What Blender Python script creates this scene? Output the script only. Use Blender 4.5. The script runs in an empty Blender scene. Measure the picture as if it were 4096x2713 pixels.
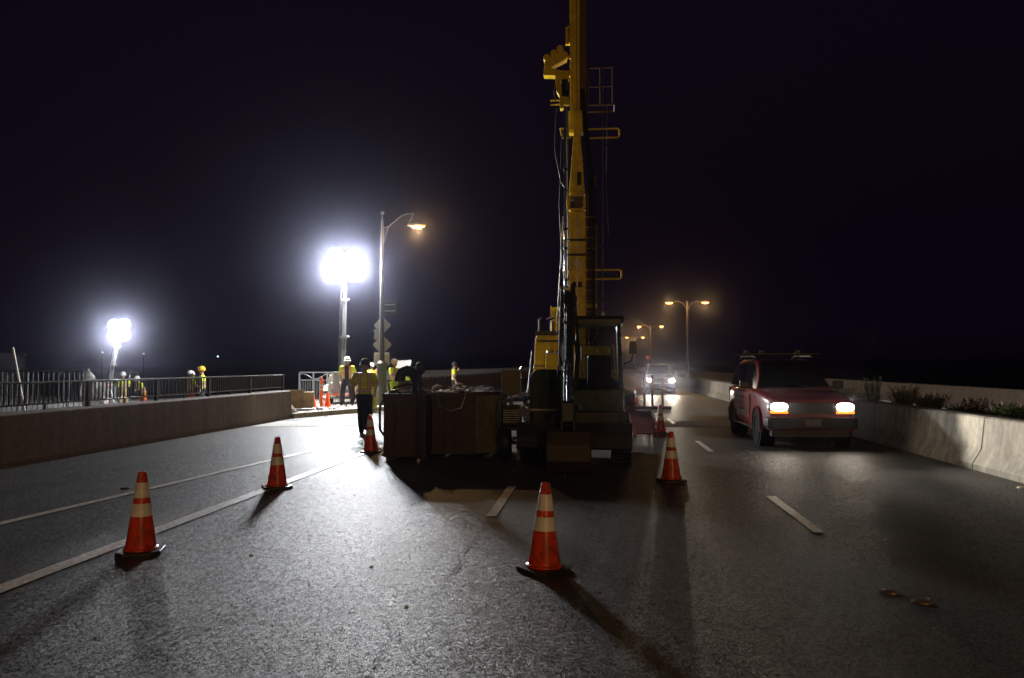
import bpy, bmesh, math, random
import numpy as np
from mathutils import Vector, Matrix
R = math.radians
random.seed(7)
S = bpy.context.scene
COL = S.collection

# ------------------------------------------------------------------ camera, sky, exposure
cam_d = bpy.data.cameras.new('camera')
cam_d.sensor_width = 36.0
cam_d.lens = 27.25
cam_d.clip_start = 0.05
cam_d.clip_end = 6000
cam = bpy.data.objects.new('camera', cam_d)
COL.objects.link(cam)
cam.location = (0, 0, 1.67)
cam.rotation_euler = (R(90 + 1.95), 0, R(6.2))
S.camera = cam

W = bpy.data.worlds.new('World')
S.world = W
W.use_nodes = True
wn = W.node_tree
sky = wn.nodes.new('ShaderNodeTexSky')
sky.sky_type = 'NISHITA'
sky.sun_disc = False
sky.sun_elevation = R(-4.0)
sky.sun_rotation = R(200)
wn.links.new(sky.outputs[0], wn.nodes['Background'].inputs[0])
wn.nodes['Background'].inputs[1].default_value = 0.05
glow = wn.nodes.new('ShaderNodeBackground')          # faint purple city sky-glow, the same all over
glow.inputs[0].default_value = (0.0026, 0.0010, 0.0040, 1); glow.inputs[1].default_value = 1.0
addw = wn.nodes.new('ShaderNodeAddShader')
wn.links.new(wn.nodes['Background'].outputs[0], addw.inputs[0]); wn.links.new(glow.outputs[0], addw.inputs[1])
wn.links.new(addw.outputs[0], wn.nodes['World Output'].inputs['Surface'])
S.view_settings.view_transform = 'Standard'
S.view_settings.look = 'None'
S.view_settings.exposure = 0.0
S.view_settings.gamma = 1.0
S.view_settings.use_curve_mapping = False
S.cycles.use_denoising = True
S.cycles.max_bounces = 6
S.cycles.volume_bounces = 0
S.cycles.transparent_max_bounces = 8
S.cycles.sample_clamp_indirect = 4.0
S.cycles.sample_clamp_direct = 0.0

HAZE = 0.00075            # density of the haze added to give the lamps a glow
FLOOD_W = 1900.0       # one of the four heads of a light tower
SODIUM_W = 420.0       # one street lamp
SODIUM = (1.0, 0.58, 0.22)
WHITE = (0.93, 0.96, 1.0)

# ------------------------------------------------------------------ materials
MATS = {}
def mat(name, col, rough=0.6, metal=0.0, var=0.15, scale=6.0, bump=0.0, bscale=40.0, spec=0.5,
        dirt=None, dscale=2.0, damt=0.5, trans=0.0, coat=0.0, coords='Object'):
    if name in MATS: return MATS[name]
    m = bpy.data.materials.new(name); m.use_nodes = True
    nt = m.node_tree; N = nt.nodes; L = nt.links
    b = N['Principled BSDF']
    tc = N.new('ShaderNodeTexCoord')
    n1 = N.new('ShaderNodeTexNoise'); n1.inputs['Scale'].default_value = scale; n1.inputs['Detail'].default_value = 6
    L.new(tc.outputs[coords], n1.inputs['Vector'])
    r = N.new('ShaderNodeValToRGB')
    r.color_ramp.elements[0].position = 0.3; r.color_ramp.elements[1].position = 0.7
    r.color_ramp.elements[0].color = (*[c * (1 - var) for c in col], 1)
    r.color_ramp.elements[1].color = (*[min(1, c * (1 + var)) for c in col], 1)
    L.new(n1.outputs['Fac'], r.inputs[0])
    out = r.outputs[0]
    if dirt:
        n2 = N.new('ShaderNodeTexNoise'); n2.inputs['Scale'].default_value = dscale; n2.inputs['Detail'].default_value = 8
        n2.inputs['Roughness'].default_value = 0.7
        L.new(tc.outputs[coords], n2.inputs['Vector'])
        r2 = N.new('ShaderNodeMapRange'); r2.inputs['From Min'].default_value = 0.45; r2.inputs['From Max'].default_value = 0.7
        r2.inputs['To Max'].default_value = damt
        L.new(n2.outputs['Fac'], r2.inputs['Value'])
        mx = N.new('ShaderNodeMix'); mx.data_type = 'RGBA'
        L.new(r2.outputs[0], mx.inputs['Factor']); L.new(out, mx.inputs['A']); mx.inputs['B'].default_value = (*dirt, 1)
        out = mx.outputs['Result']
    L.new(out, b.inputs['Base Color'])
    rr = N.new('ShaderNodeMapRange'); rr.inputs['To Min'].default_value = max(0.02, rough - 0.1); rr.inputs['To Max'].default_value = min(1, rough + 0.1)
    L.new(n1.outputs['Fac'], rr.inputs['Value']); L.new(rr.outputs[0], b.inputs['Roughness'])
    b.inputs['Metallic'].default_value = metal
    b.inputs['Specular IOR Level'].default_value = spec
    b.inputs['Coat Weight'].default_value = coat
    if trans: b.inputs['Transmission Weight'].default_value = trans
    if bump:
        n3 = N.new('ShaderNodeTexNoise'); n3.inputs['Scale'].default_value = bscale; n3.inputs['Detail'].default_value = 4
        L.new(tc.outputs[coords], n3.inputs['Vector'])
        bp = N.new('ShaderNodeBump'); bp.inputs['Strength'].default_value = bump; bp.inputs['Distance'].default_value = 0.02
        L.new(n3.outputs['Fac'], bp.inputs['Height']); L.new(bp.outputs[0], b.inputs['Normal'])
    MATS[name] = m
    return m

def emat(name, col, strength):
    if name in MATS: return MATS[name]
    m = bpy.data.materials.new(name); m.use_nodes = True
    b = m.node_tree.nodes['Principled BSDF']
    b.inputs['Base Color'].default_value = (*[0.6 * c for c in col], 1)
    b.inputs['Emission Color'].default_value = (*col, 1)
    b.inputs['Emission Strength'].default_value = strength
    try: m.cycles.emission_sampling = 'NONE'
    except Exception: pass
    MATS[name] = m
    return m

def glass(name, tint=(0.5, 0.55, 0.55), alpha=0.35):
    if name in MATS: return MATS[name]
    m = bpy.data.materials.new(name); m.use_nodes = True
    nt = m.node_tree; N = nt.nodes; L = nt.links
    N.remove(N['Principled BSDF'])
    g = N.new('ShaderNodeBsdfGlossy'); g.inputs['Roughness'].default_value = 0.04
    t = N.new('ShaderNodeBsdfTransparent'); t.inputs['Color'].default_value = (*tint, 1)
    f = N.new('ShaderNodeFresnel'); f.inputs['IOR'].default_value = 1.5
    mx = N.new('ShaderNodeMixShader')
    L.new(f.outputs[0], mx.inputs[0]); L.new(t.outputs[0], mx.inputs[1]); L.new(g.outputs[0], mx.inputs[2])
    L.new(mx.outputs[0], N['Material Output'].inputs['Surface'])
    MATS[name] = m
    return m

def asphalt(name, col, rough, bump, patch=True):
    m = bpy.data.materials.new(name); m.use_nodes = True
    nt = m.node_tree; N = nt.nodes; L = nt.links
    b = N['Principled BSDF']
    tc = N.new('ShaderNodeTexCoord')
    def noise(scale, detail=4, rough=0.6):
        n = N.new('ShaderNodeTexNoise'); n.inputs['Scale'].default_value = scale; n.inputs['Detail'].default_value = detail
        n.inputs['Roughness'].default_value = rough
        L.new(tc.outputs['Object'], n.inputs['Vector']); return n
    big = noise(0.5, 5); fine = noise(190, 2)
    vor = N.new('ShaderNodeTexVoronoi'); vor.inputs['Scale'].default_value = 180.0
    L.new(tc.outputs['Object'], vor.inputs['Vector'])
    r = N.new('ShaderNodeValToRGB')
    r.color_ramp.elements[0].position = 0.3; r.color_ramp.elements[1].position = 0.72
    r.color_ramp.elements[0].color = (*[c * 0.45 for c in col], 1); r.color_ramp.elements[1].color = (*[c * 1.7 for c in col], 1)
    L.new(fine.outputs['Fac'], r.inputs[0])
    mul = N.new('ShaderNodeMix'); mul.data_type = 'RGBA'; mul.blend_type = 'MULTIPLY'; mul.inputs['Factor'].default_value = 0.6
    r2 = N.new('ShaderNodeValToRGB')
    r2.color_ramp.elements[0].position = 0.35; r2.color_ramp.elements[1].position = 0.65
    r2.color_ramp.elements[0].color = (0.55, 0.55, 0.55, 1); r2.color_ramp.elements[1].color = (1.2, 1.18, 1.15, 1)
    L.new(big.outputs['Fac'], r2.inputs[0])
    L.new(r.outputs[0], mul.inputs['A']); L.new(r2.outputs[0], mul.inputs['B'])
    # wheel-polished tracks and stains stretched along the road
    mp = N.new('ShaderNodeMapping'); mp.inputs['Scale'].default_value = (1.3, .06, 1); L.new(tc.outputs['Object'], mp.inputs['Vector'])
    trk = N.new('ShaderNodeTexNoise'); trk.inputs['Scale'].default_value = 1.0; trk.inputs['Detail'].default_value = 5; L.new(mp.outputs[0], trk.inputs['Vector'])
    r3 = N.new('ShaderNodeValToRGB'); r3.color_ramp.elements[0].position = .36; r3.color_ramp.elements[1].position = .62
    r3.color_ramp.elements[0].color = (.5, .49, .48, 1); r3.color_ramp.elements[1].color = (1.15, 1.13, 1.1, 1); L.new(trk.outputs['Fac'], r3.inputs[0])
    mul2 = N.new('ShaderNodeMix'); mul2.data_type = 'RGBA'; mul2.blend_type = 'MULTIPLY'; mul2.inputs['Factor'].default_value = .8
    L.new(mul.outputs['Result'], mul2.inputs['A']); L.new(r3.outputs[0], mul2.inputs['B'])
    L.new(mul2.outputs['Result'], b.inputs['Base Color'])
    # aggregate: every stone its own gloss
    rr = N.new('ShaderNodeMapRange'); rr.inputs['To Min'].default_value = rough - 0.13; rr.inputs['To Max'].default_value = rough + 0.15
    sep = N.new('ShaderNodeSeparateColor'); L.new(vor.outputs['Color'], sep.inputs[0])
    ad = N.new('ShaderNodeMath'); ad.operation = 'MULTIPLY_ADD'; ad.inputs[1].default_value = 0.6; 
    mb = N.new('ShaderNodeMath'); mb.operation = 'MULTIPLY'; mb.inputs[1].default_value = 0.4
    L.new(trk.outputs['Fac'], mb.inputs[0]); L.new(sep.outputs[0], ad.inputs[0]); L.new(mb.outputs[0], ad.inputs[2])
    L.new(ad.outputs[0], rr.inputs['Value']); L.new(rr.outputs[0], b.inputs['Roughness'])
    b.inputs['Specular IOR Level'].default_value = 0.42
    sub = N.new('ShaderNodeVectorMath'); sub.operation = 'SUBTRACT'; sub.inputs[1].default_value = (.5, .5, .5); L.new(vor.outputs['Color'], sub.inputs[0])
    scl = N.new('ShaderNodeVectorMath'); scl.operation = 'MULTIPLY'; scl.inputs[1].default_value = (bump, bump, 0); L.new(sub.outputs[0], scl.inputs[0])
    vor2 = N.new('ShaderNodeTexVoronoi'); vor2.inputs['Scale'].default_value = 38.0; L.new(tc.outputs['Object'], vor2.inputs['Vector'])
    sub2 = N.new('ShaderNodeVectorMath'); sub2.operation = 'SUBTRACT'; sub2.inputs[1].default_value = (.5, .5, .5); L.new(vor2.outputs['Color'], sub2.inputs[0])
    scl2 = N.new('ShaderNodeVectorMath'); scl2.operation = 'MULTIPLY'; scl2.inputs[1].default_value = (bump * .28, bump * .28, 0); L.new(sub2.outputs[0], scl2.inputs[0])
    a1 = N.new('ShaderNodeVectorMath'); a1.operation = 'ADD'; L.new(scl.outputs[0], a1.inputs[0]); L.new(scl2.outputs[0], a1.inputs[1])
    geo = N.new('ShaderNodeNewGeometry')
    a2 = N.new('ShaderNodeVectorMath'); a2.operation = 'ADD'; L.new(a1.outputs[0], a2.inputs[0]); L.new(geo.outputs['Normal'], a2.inputs[1])
    nz = N.new('ShaderNodeVectorMath'); nz.operation = 'NORMALIZE'; L.new(a2.outputs[0], nz.inputs[0]); L.new(nz.outputs[0], b.inputs['Normal'])
    return m

def concrete(name, col, streak=0.5):
    m = bpy.data.materials.new(name); m.use_nodes = True
    nt = m.node_tree; N = nt.nodes; L = nt.links
    b = N['Principled BSDF']; tc = N.new('ShaderNodeTexCoord')
    mp = N.new('ShaderNodeMapping'); mp.inputs['Scale'].default_value = (3.0, 3.0, 0.25)
    L.new(tc.outputs['Object'], mp.inputs['Vector'])
    n1 = N.new('ShaderNodeTexNoise'); n1.inputs['Scale'].default_value = 1.6; n1.inputs['Detail'].default_value = 8; n1.inputs['Roughness'].default_value = 0.7
    L.new(mp.outputs[0], n1.inputs['Vector'])
    n2 = N.new('ShaderNodeTexNoise'); n2.inputs['Scale'].default_value = 9; n2.inputs['Detail'].default_value = 8
    L.new(tc.outputs['Object'], n2.inputs['Vector'])
    r = N.new('ShaderNodeValToRGB'); r.color_ramp.elements[0].position = 0.33; r.color_ramp.elements[1].position = 0.62
    r.color_ramp.elements[0].color = (*[c * (1 - streak) for c in col], 1); r.color_ramp.elements[1].color = (*col, 1)
    L.new(n1.outputs['Fac'], r.inputs[0])
    mx = N.new('ShaderNodeMix'); mx.data_type = 'RGBA'; mx.blend_type = 'MULTIPLY'; mx.inputs['Factor'].default_value = 0.7
    r2 = N.new('ShaderNodeValToRGB'); r2.color_ramp.elements[0].position = 0.35; r2.color_ramp.elements[1].position = 0.6
    r2.color_ramp.elements[0].color = (0.6, 0.58, 0.55, 1); r2.color_ramp.elements[1].color = (1.1, 1.08, 1.05, 1)
    L.new(n2.outputs['Fac'], r2.inputs[0]); L.new(r.outputs[0], mx.inputs['A']); L.new(r2.outputs[0], mx.inputs['B'])
    L.new(mx.outputs['Result'], b.inputs['Base Color'])
    b.inputs['Roughness'].default_value = 0.8
    n3 = N.new('ShaderNodeTexNoise'); n3.inputs['Scale'].default_value = 60; n3.inputs['Detail'].default_value = 5
    L.new(tc.outputs['Object'], n3.inputs['Vector'])
    bp = N.new('ShaderNodeBump'); bp.inputs['Strength'].default_value = 0.35; bp.inputs['Distance'].default_value = 0.01
    L.new(n3.outputs['Fac'], bp.inputs['Height']); L.new(bp.outputs[0], b.inputs['Normal'])
    return m

def cone_plastic(name, col, rough, tamt):
    m = bpy.data.materials.new(name); m.use_nodes = True
    nt = m.node_tree; N = nt.nodes; L = nt.links
    b = N['Principled BSDF']; tc = N.new('ShaderNodeTexCoord')
    n1 = N.new('ShaderNodeTexNoise'); n1.inputs['Scale'].default_value = 14; n1.inputs['Detail'].default_value = 7
    L.new(tc.outputs['Object'], n1.inputs['Vector'])
    r = N.new('ShaderNodeValToRGB'); r.color_ramp.elements[0].position = 0.34; r.color_ramp.elements[1].position = 0.6
    r.color_ramp.elements[0].color = (*[c * 0.35 + .01 for c in col], 1); r.color_ramp.elements[1].color = (*col, 1)
    L.new(n1.outputs['Fac'], r.inputs[0]); L.new(r.outputs[0], b.inputs['Base Color'])
    b.inputs['Roughness'].default_value = rough
    t = N.new('ShaderNodeBsdfTranslucent'); L.new(r.outputs[0], t.inputs['Color'])
    mx = N.new('ShaderNodeMixShader'); mx.inputs[0].default_value = tamt
    L.new(b.outputs[0], mx.inputs[1]); L.new(t.outputs[0], mx.inputs[2]); L.new(mx.outputs[0], N['Material Output'].inputs['Surface'])
    return m

# ------------------------------------------------------------------ mesh helpers
class MB:
    def __init__(s): s.v = []; s.f = []
    def add(s, vs, fs):
        o = len(s.v); s.v += [tuple(v) for v in vs]; s.f += [tuple(i + o for i in f) for f in fs]; return s
    def box(s, c, d, rz=0.0, rx=0.0, ry=0.0, taper=1.0):
        M = Matrix.Rotation(rz, 3, 'Z') @ Matrix.Rotation(ry, 3, 'Y') @ Matrix.Rotation(rx, 3, 'X')
        vs = []
        for z in (-.5, .5):
            k = taper if z > 0 else 1.0
            for x, y in ((-.5, -.5), (.5, -.5), (.5, .5), (-.5, .5)):
                vs.append(Vector(c) + M @ Vector((x * d[0] * k, y * d[1] * k, z * d[2])))
        return s.add(vs, [(3, 2, 1, 0), (4, 5, 6, 7), (0, 1, 5, 4), (1, 2, 6, 5), (2, 3, 7, 6), (3, 0, 4, 7)])
    def bb(s, x0, x1, y0, y1, z0, z1):
        return s.box(((x0 + x1) / 2, (y0 + y1) / 2, (z0 + z1) / 2), (x1 - x0, y1 - y0, z1 - z0))
    def cyl(s, p0, p1, r0, r1=None, n=12, cap=True):
        r1 = r0 if r1 is None else r1
        p0 = Vector(p0); p1 = Vector(p1); a = (p1 - p0).normalized()
        u = a.orthogonal().normalized(); w = a.cross(u)
        vs = []
        for p, r in ((p0, r0), (p1, r1)):
            for i in range(n):
                t = 2 * math.pi * i / n
                vs.append(p + (u * math.cos(t) + w * math.sin(t)) * r)
        fs = [(i, (i + 1) % n, n + (i + 1) % n, n + i) for i in range(n)]
        if cap: fs += [tuple(range(n - 1, -1, -1)), tuple(range(n, 2 * n))]
        return s.add(vs, fs)
    def tube(s, pts, r, n=8, closed=False):
        pts = [Vector(p) for p in pts]; k = len(pts); vs = []; prev = None
        for i, p in enumerate(pts):
            if closed: a = pts[(i + 1) % k] - pts[i - 1]
            else: a = pts[min(i + 1, k - 1)] - pts[max(i - 1, 0)]
            a.normalize()
            u = a.orthogonal().normalized() if prev is None else (prev - a * prev.dot(a)).normalized()
            prev = u; w = a.cross(u); rr = r[i] if isinstance(r, (list, tuple)) else r
            for j in range(n):
                t = 2 * math.pi * j / n
                vs.append(p + (u * math.cos(t) + w * math.sin(t)) * rr)
        fs = []
        for i in range(k if closed else k - 1):
            i2 = (i + 1) % k
            for j in range(n):
                fs.append((i * n + j, i * n + (j + 1) % n, i2 * n + (j + 1) % n, i2 * n + j))
        if not closed: fs += [tuple(range(n - 1, -1, -1)), tuple(range((k - 1) * n, k * n))]
        return s.add(vs, fs)
    def lathe(s, prof, c=(0, 0, 0), n=24, sx=1.0, sy=1.0, caps=True):
        vs = []; k = len(prof)
        for r, z in prof:
            for i in range(n):
                t = 2 * math.pi * i / n
                vs.append((c[0] + r * math.cos(t) * sx, c[1] + r * math.sin(t) * sy, c[2] + z))
        fs = [(i * n + j, i * n + (j + 1) % n, (i + 1) * n + (j + 1) % n, (i + 1) * n + j) for i in range(k - 1) for j in range(n)]
        if caps: fs += [tuple(range(n - 1, -1, -1)), tuple(range((k - 1) * n, k * n))]
        return s.add(vs, fs)
    def prism(s, poly, x0, x1):          # polygon in (y, z), extruded along x
        n = len(poly)
        vs = [(x0, y, z) for y, z in poly] + [(x1, y, z) for y, z in poly]
        fs = [(i, (i + 1) % n, n + (i + 1) % n, n + i) for i in range(n)] + [tuple(range(n - 1, -1, -1)), tuple(range(n, 2 * n))]
        return s.add(vs, fs)
    def prism_y(s, poly, y0, y1):        # polygon in (x, z), extruded along y
        n = len(poly)
        vs = [(x, y0, z) for x, z in poly] + [(x, y1, z) for x, z in poly]
        fs = [(i, (i + 1) % n, n + (i + 1) % n, n + i) for i in range(n)] + [tuple(range(n - 1, -1, -1)), tuple(range(n, 2 * n))]
        return s.add(vs, fs)
    def loft(s, rings, cap=True):
        n = len(rings[0]); vs = [p for r in rings for p in r]
        fs = [(i * n + j, i * n + (j + 1) % n, (i + 1) * n + (j + 1) % n, (i + 1) * n + j) for i in range(len(rings) - 1) for j in range(n)]
        if cap: fs += [tuple(range(n - 1, -1, -1)), tuple(range((len(rings) - 1) * n, len(rings) * n))]
        return s.add(vs, fs)
    def mesh(s, name):
        me = bpy.data.meshes.new(name); me.from_pydata([tuple(v) for v in s.v], [], s.f)
        bm = bmesh.new(); bm.from_mesh(me); bmesh.ops.recalc_face_normals(bm, faces=bm.faces); bm.to_mesh(me); bm.free()
        return me
    def build(s, name, m, parent=None, smooth=False, bevel=0.0, seg=2):
        me = s.mesh(name); me.materials.append(m)
        o = bpy.data.objects.new(name, me); COL.objects.link(o)
        if parent is not None: o.parent = parent
        if smooth:
            me.polygons.foreach_set('use_smooth', [True] * len(me.polygons))
            try: me.set_sharp_from_angle(angle=R(38))
            except Exception: pass
        if bevel:
            b = o.modifiers.new('bevel', 'BEVEL'); b.width = bevel; b.segments = seg; b.limit_method = 'ANGLE'; b.angle_limit = R(40)
        return o

def part(name, me, m, parent, loc=(0, 0, 0), rot=(0, 0, 0)):
    o = bpy.data.objects.new(name, me); COL.objects.link(o); o.parent = parent; o.location = loc; o.rotation_euler = rot
    if m is not None and not me.materials: me.materials.append(m)
    return o
def tag(o, label=None, cat=None, group=None, kind=None):
    if label: o['label'] = label
    if cat: o['category'] = cat
    if group: o['group'] = group
    if kind: o['kind'] = kind
    return o
def thing(name, label, cat, loc=(0, 0, 0), rz=0.0, group=None):
    o = bpy.data.objects.new(name, None); COL.objects.link(o); o.location = loc; o.rotation_euler = (0, 0, rz)
    return tag(o, label, cat, group)
def copy_tree(o, parent=None):
    c = o.copy(); COL.objects.link(c); c.parent = parent
    for ch in list(o.children): copy_tree(ch, c)
    return c
def light(kind, name, loc, power, col, parent=None, rot=(0, 0, 0), size=0.1, **kw):
    d = bpy.data.lights.new(name, kind); d.energy = power; d.color = col
    if kind in ('POINT', 'SPOT'): d.shadow_soft_size = size
    for k, v in kw.items(): setattr(d, k, v)
    o = bpy.data.objects.new(name, d); COL.objects.link(o); o.location = loc; o.rotation_euler = rot
    if parent is not None: o.parent = parent
    return o

# ------------------------------------------------------------------ shared materials
M_asph = asphalt('asphalt', (0.05, 0.047, 0.044), 0.52, 0.62)
M_asph2 = asphalt('asphalt_worn', (0.1, 0.096, 0.09), 0.5, 0.45)
M_slab = concrete('slab_concrete', (0.62, 0.61, 0.58), 0.15)
M_conc = concrete('wall_concrete', (0.17, 0.115, 0.075), 0.45)
M_concR = concrete('barrier_concrete', (0.31, 0.285, 0.235), 0.6)
M_side = concrete('sidewalk_concrete', (0.5, 0.47, 0.41), 0.3)
M_paint = mat('road_paint', (0.75, 0.72, 0.66), 0.42, var=0.25, scale=30, dirt=(0.1, 0.1, 0.1), dscale=18, damt=0.75, bump=0.4, bscale=80)
M_tar = mat('crack_tar', (0.008, 0.008, 0.008), 0.7)
M_soil = mat('planter_soil', (0.05, 0.035, 0.025), 0.95, var=0.4, scale=12, bump=0.8)
M_rail = mat('rail_dark_paint', (0.006, 0.007, 0.009), 0.4, var=0.2)
M_railg = mat('rail_galvanised', (0.35, 0.37, 0.38), 0.45, metal=0.7)
M_steel = mat('bare_steel', (0.5, 0.5, 0.5), 0.3, metal=0.9, dirt=(0.12, 0.08, 0.05), damt=0.4)
M_chrome = mat('chrome_rod', (0.75, 0.75, 0.77), 0.12, metal=1.0, var=0.05)
M_black = mat('black_rubber', (0.012, 0.012, 0.012), 0.55, var=0.3)
M_tyre = mat('tyre_rubber', (0.012, 0.012, 0.012), 0.9, var=0.3, spec=0.15)
M_blackp = mat('black_plastic', (0.018, 0.018, 0.018), 0.4, var=0.2)
M_yel = mat('machine_yellow', (0.9, 0.64, 0.01), 0.45, var=0.12, dirt=(0.16, 0.085, 0.02), dscale=1.6, damt=0.6)
M_grn = mat('machine_green', (0.006, 0.024, 0.021), 0.28, var=0.12, dirt=(0.04, 0.03, 0.02), damt=0.5, coat=0.4)
M_rust = mat('rusty_steel', (0.038, 0.026, 0.017), 0.65, var=0.35, scale=4, dirt=(0.05, 0.02, 0.008), dscale=2.2, damt=0.8, bump=0.3)
M_binr = mat('worn_green_steel', (0.1, 0.095, 0.055), 0.6, var=0.3, scale=4, dirt=(0.035, 0.022, 0.012), dscale=3, damt=0.8, bump=0.25)
M_pole = mat('pole_paint', (0.06, 0.066, 0.06), 0.5, var=0.2, dirt=(0.1, 0.08, 0.05), damt=0.3)
M_polebr = mat('pole_bronze', (0.12, 0.09, 0.06), 0.45, var=0.2)
M_signback = mat('sign_back_aluminium', (0.6, 0.57, 0.5), 0.7, metal=0.0, var=0.12)
M_white = mat('white_enamel', (0.78, 0.77, 0.73), 0.4, var=0.08, dirt=(0.3, 0.26, 0.2), damt=0.35)
M_cream = mat('cream_paint', (0.62, 0.56, 0.44), 0.45, var=0.1, dirt=(0.2, 0.15, 0.1), damt=0.4)
M_wood = mat('plywood', (0.36, 0.25, 0.13), 0.7, var=0.3, scale=5)
M_cone = cone_plastic('cone_orange', (0.85, 0.075, 0.012), 0.32, 0.3)
M_orange = mat('orange_plastic', (0.85, 0.12, 0.02), 0.45, var=0.1)
M_reflect = mat('white_reflective_sleeve', (0.72, 0.7, 0.66), 0.35, var=0.1, dirt=(0.25, 0.22, 0.18), damt=0.35, dscale=8)
M_mast = mat('mast_grey', (0.14, 0.14, 0.135), 0.5, metal=.3)
M_railo = mat('rail_old_grey', (0.09, 0.095, 0.1), 0.5, var=.2)
E_flood = emat('floodlight_lens', WHITE, 9.0)
E_sod = emat('sodium_lens', (1.0, 0.33, 0.05), 10.0)
E_head = emat('headlight_lens', (1.0, 0.9, 0.72), 60.0)
E_turn = emat('amber_lens', (1.0, 0.2, 0.012), 2.6)
E_red = emat('red_lamp', (1.0, 0.02, 0.02), 8.0)

# ------------------------------------------------------------------ setting: ground, roads
def sheet(name, pts, z, m, parent=None, th=None):
    b = MB()
    n = len(pts)
    if th:
        b.add([(x, y, z) for x, y in pts] + [(x, y, z - th) for x, y in pts],
              [tuple(range(n)), tuple(range(2 * n - 1, n - 1, -1))] + [(i, (i + 1) % n, n + (i + 1) % n, n + i) for i in range(n)])
    else: b.add([(x, y, z) for x, y in pts], [tuple(range(n))])
    return b.build(name, m, parent)
rect = lambda x0, x1, y0, y1: [(x0, y0), (x1, y0), (x1, y1), (x0, y1)]
M_ground = mat('dark_earth', (0.02, 0.02, 0.018), 0.95, var=0.4, scale=0.2)
tag(sheet('ground', rect(-3000, 3000, -500, 5000), -3.0, M_ground), kind='structure')
road = tag(sheet('road', rect(-9.6, 6.3, -40, 420), 0.0, M_asph, th=0.6), kind='structure')
tag(sheet('far_roadway', rect(8.3, 13.6, -40, 420), 0.0, M_asph2, th=0.6), kind='structure')
TY = math.tan(R(6.2))
def skew(x0, x1, y0, y1, xr=-9.4):
    f = lambda x, y: (x, y + (x - xr) * TY)
    return [f(x0, y0), f(x1, y0), f(x1, y1), f(x0, y1)]
tag(sheet('bridge_joint_slab', skew(-9.4, 6.05, 20.35, 22.3), 0.006, M_slab), kind='structure')
tag(sheet('bridge_deck', skew(-9.4, 6.05, 22.34, 60), 0.004, M_asph2), kind='structure')

def stripe(x0, y0, x1, y1, w, z=0.010):
    d = Vector((x1 - x0, y1 - y0)); n = Vector((-d.y, d.x)).normalized() * w / 2
    k = max(2, int(d.length / 0.4)); vs = []; fs = []
    for i in range(k + 1):
        p = Vector((x0, y0)) + d * i / k
        a = 1 + random.uniform(-.05, .05); b_ = 1 + random.uniform(-.05, .05)
        vs += [(p.x + n.x * a, p.y + n.y * a, z), (p.x - n.x * b_, p.y - n.y * b_, z)]
        if i: fs.append((2 * i - 2, 2 * i - 1, 2 * i + 1, 2 * i))
    return MB().add(vs, fs).build('lane_marking', M_paint, road)
stripe(-4.42, -4, -4.38, 120, 0.17)
stripe(-6.95, 0.5, -5.25, 17.5, 0.13); stripe(-5.25, 17.5, -4.6, 24, 0.12)
for k in range(-1, 14):
    y = 8.06 + 7.27 * k
    if y < 1: continue
    stripe(2.2, y, 2.2, y + 2.15, 0.115)
for k in range(0, 9):
    stripe(-1.16, 8.53 + 7.27 * k, -1.16, 10.68 + 7.27 * k, 0.115)

def crack(pts, w, jit, name='crack'):
    vs = []; fs = []; n = 0
    P = []
    for (a, b_) in zip(pts[:-1], pts[1:]):
        L = math.dist(a, b_); k = max(2, int(L / 0.05))
        for i in range(k): P.append((a[0] + (b_[0] - a[0]) * i / k, a[1] + (b_[1] - a[1]) * i / k))
    off = 0
    for i, (x, y) in enumerate(P):
        off = off * 0.85 + random.uniform(-jit, jit)
        ww = w * max(0.0, random.uniform(-0.1, 1.0) + 0.4 * math.sin(i * 0.09))
        vs += [(x + off - ww, y, 0.014), (x + off + ww, y, 0.014)]
        if i: fs.append((2 * i - 2, 2 * i - 1, 2 * i + 1, 2 * i))
    MB().add(vs, fs).build(name, M_tar, road)
crack([(-1.24, 2.6), (-1.2, 5.0), (-1.12, 8.4)], 0.008, 0.02)
crack([(-5.0, 7.2), (-4.85, 12), (-4.75, 19)], 0.008, 0.015)
crack([(-2.75, 3.6), (-2.4, 5.2)], 0.008, 0.02)
crack([(-2.2, 8.6), (-2.1, 9.8)], 0.008, 0.02)
crack([(2.15, 4.2), (1.95, 5.5), (2.0, 7.8)], 0.005, 0.03)
crack([(2.25, 6.6), (2.3, 8.0)], 0.006, 0.02)
# small flattened litter and stones lying on the road
m_peb = MB().add([(0, 0, .004), (.03, .006, .004), (.024, .035, .004), (-.01, .028, .004), (.012, .016, .014)], [(0, 1, 4), (1, 2, 4), (2, 3, 4), (3, 0, 4)]).mesh('pebble')
m_peb.materials.append(mat('pale_chip', (0.4, 0.37, 0.33), 0.7))
PB = MB()
for i in range(160):
    x = random.uniform(-8.5, 5.5); y = random.uniform(3, 24)
    s = random.uniform(0.3, 1.1); a = random.uniform(0, 6.3)
    c, si = math.cos(a) * s, math.sin(a) * s
    PB.add([(x + c * v[0] - si * v[1], y + si * v[0] + c * v[1], v[2] * s + .002) for v in [(0, 0, .0), (.03, .006, .0), (.024, .035, .0), (-.01, .028, .0), (.012, .016, .014)]],
           [(0, 1, 4), (1, 2, 4), (2, 3, 4), (3, 0, 4)])
tag(PB.build('road_grit', MATS['pale_chip']), 'pale grit and stone chips scattered over the asphalt', kind='stuff')
bpy.data.meshes.remove(m_peb)

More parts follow.
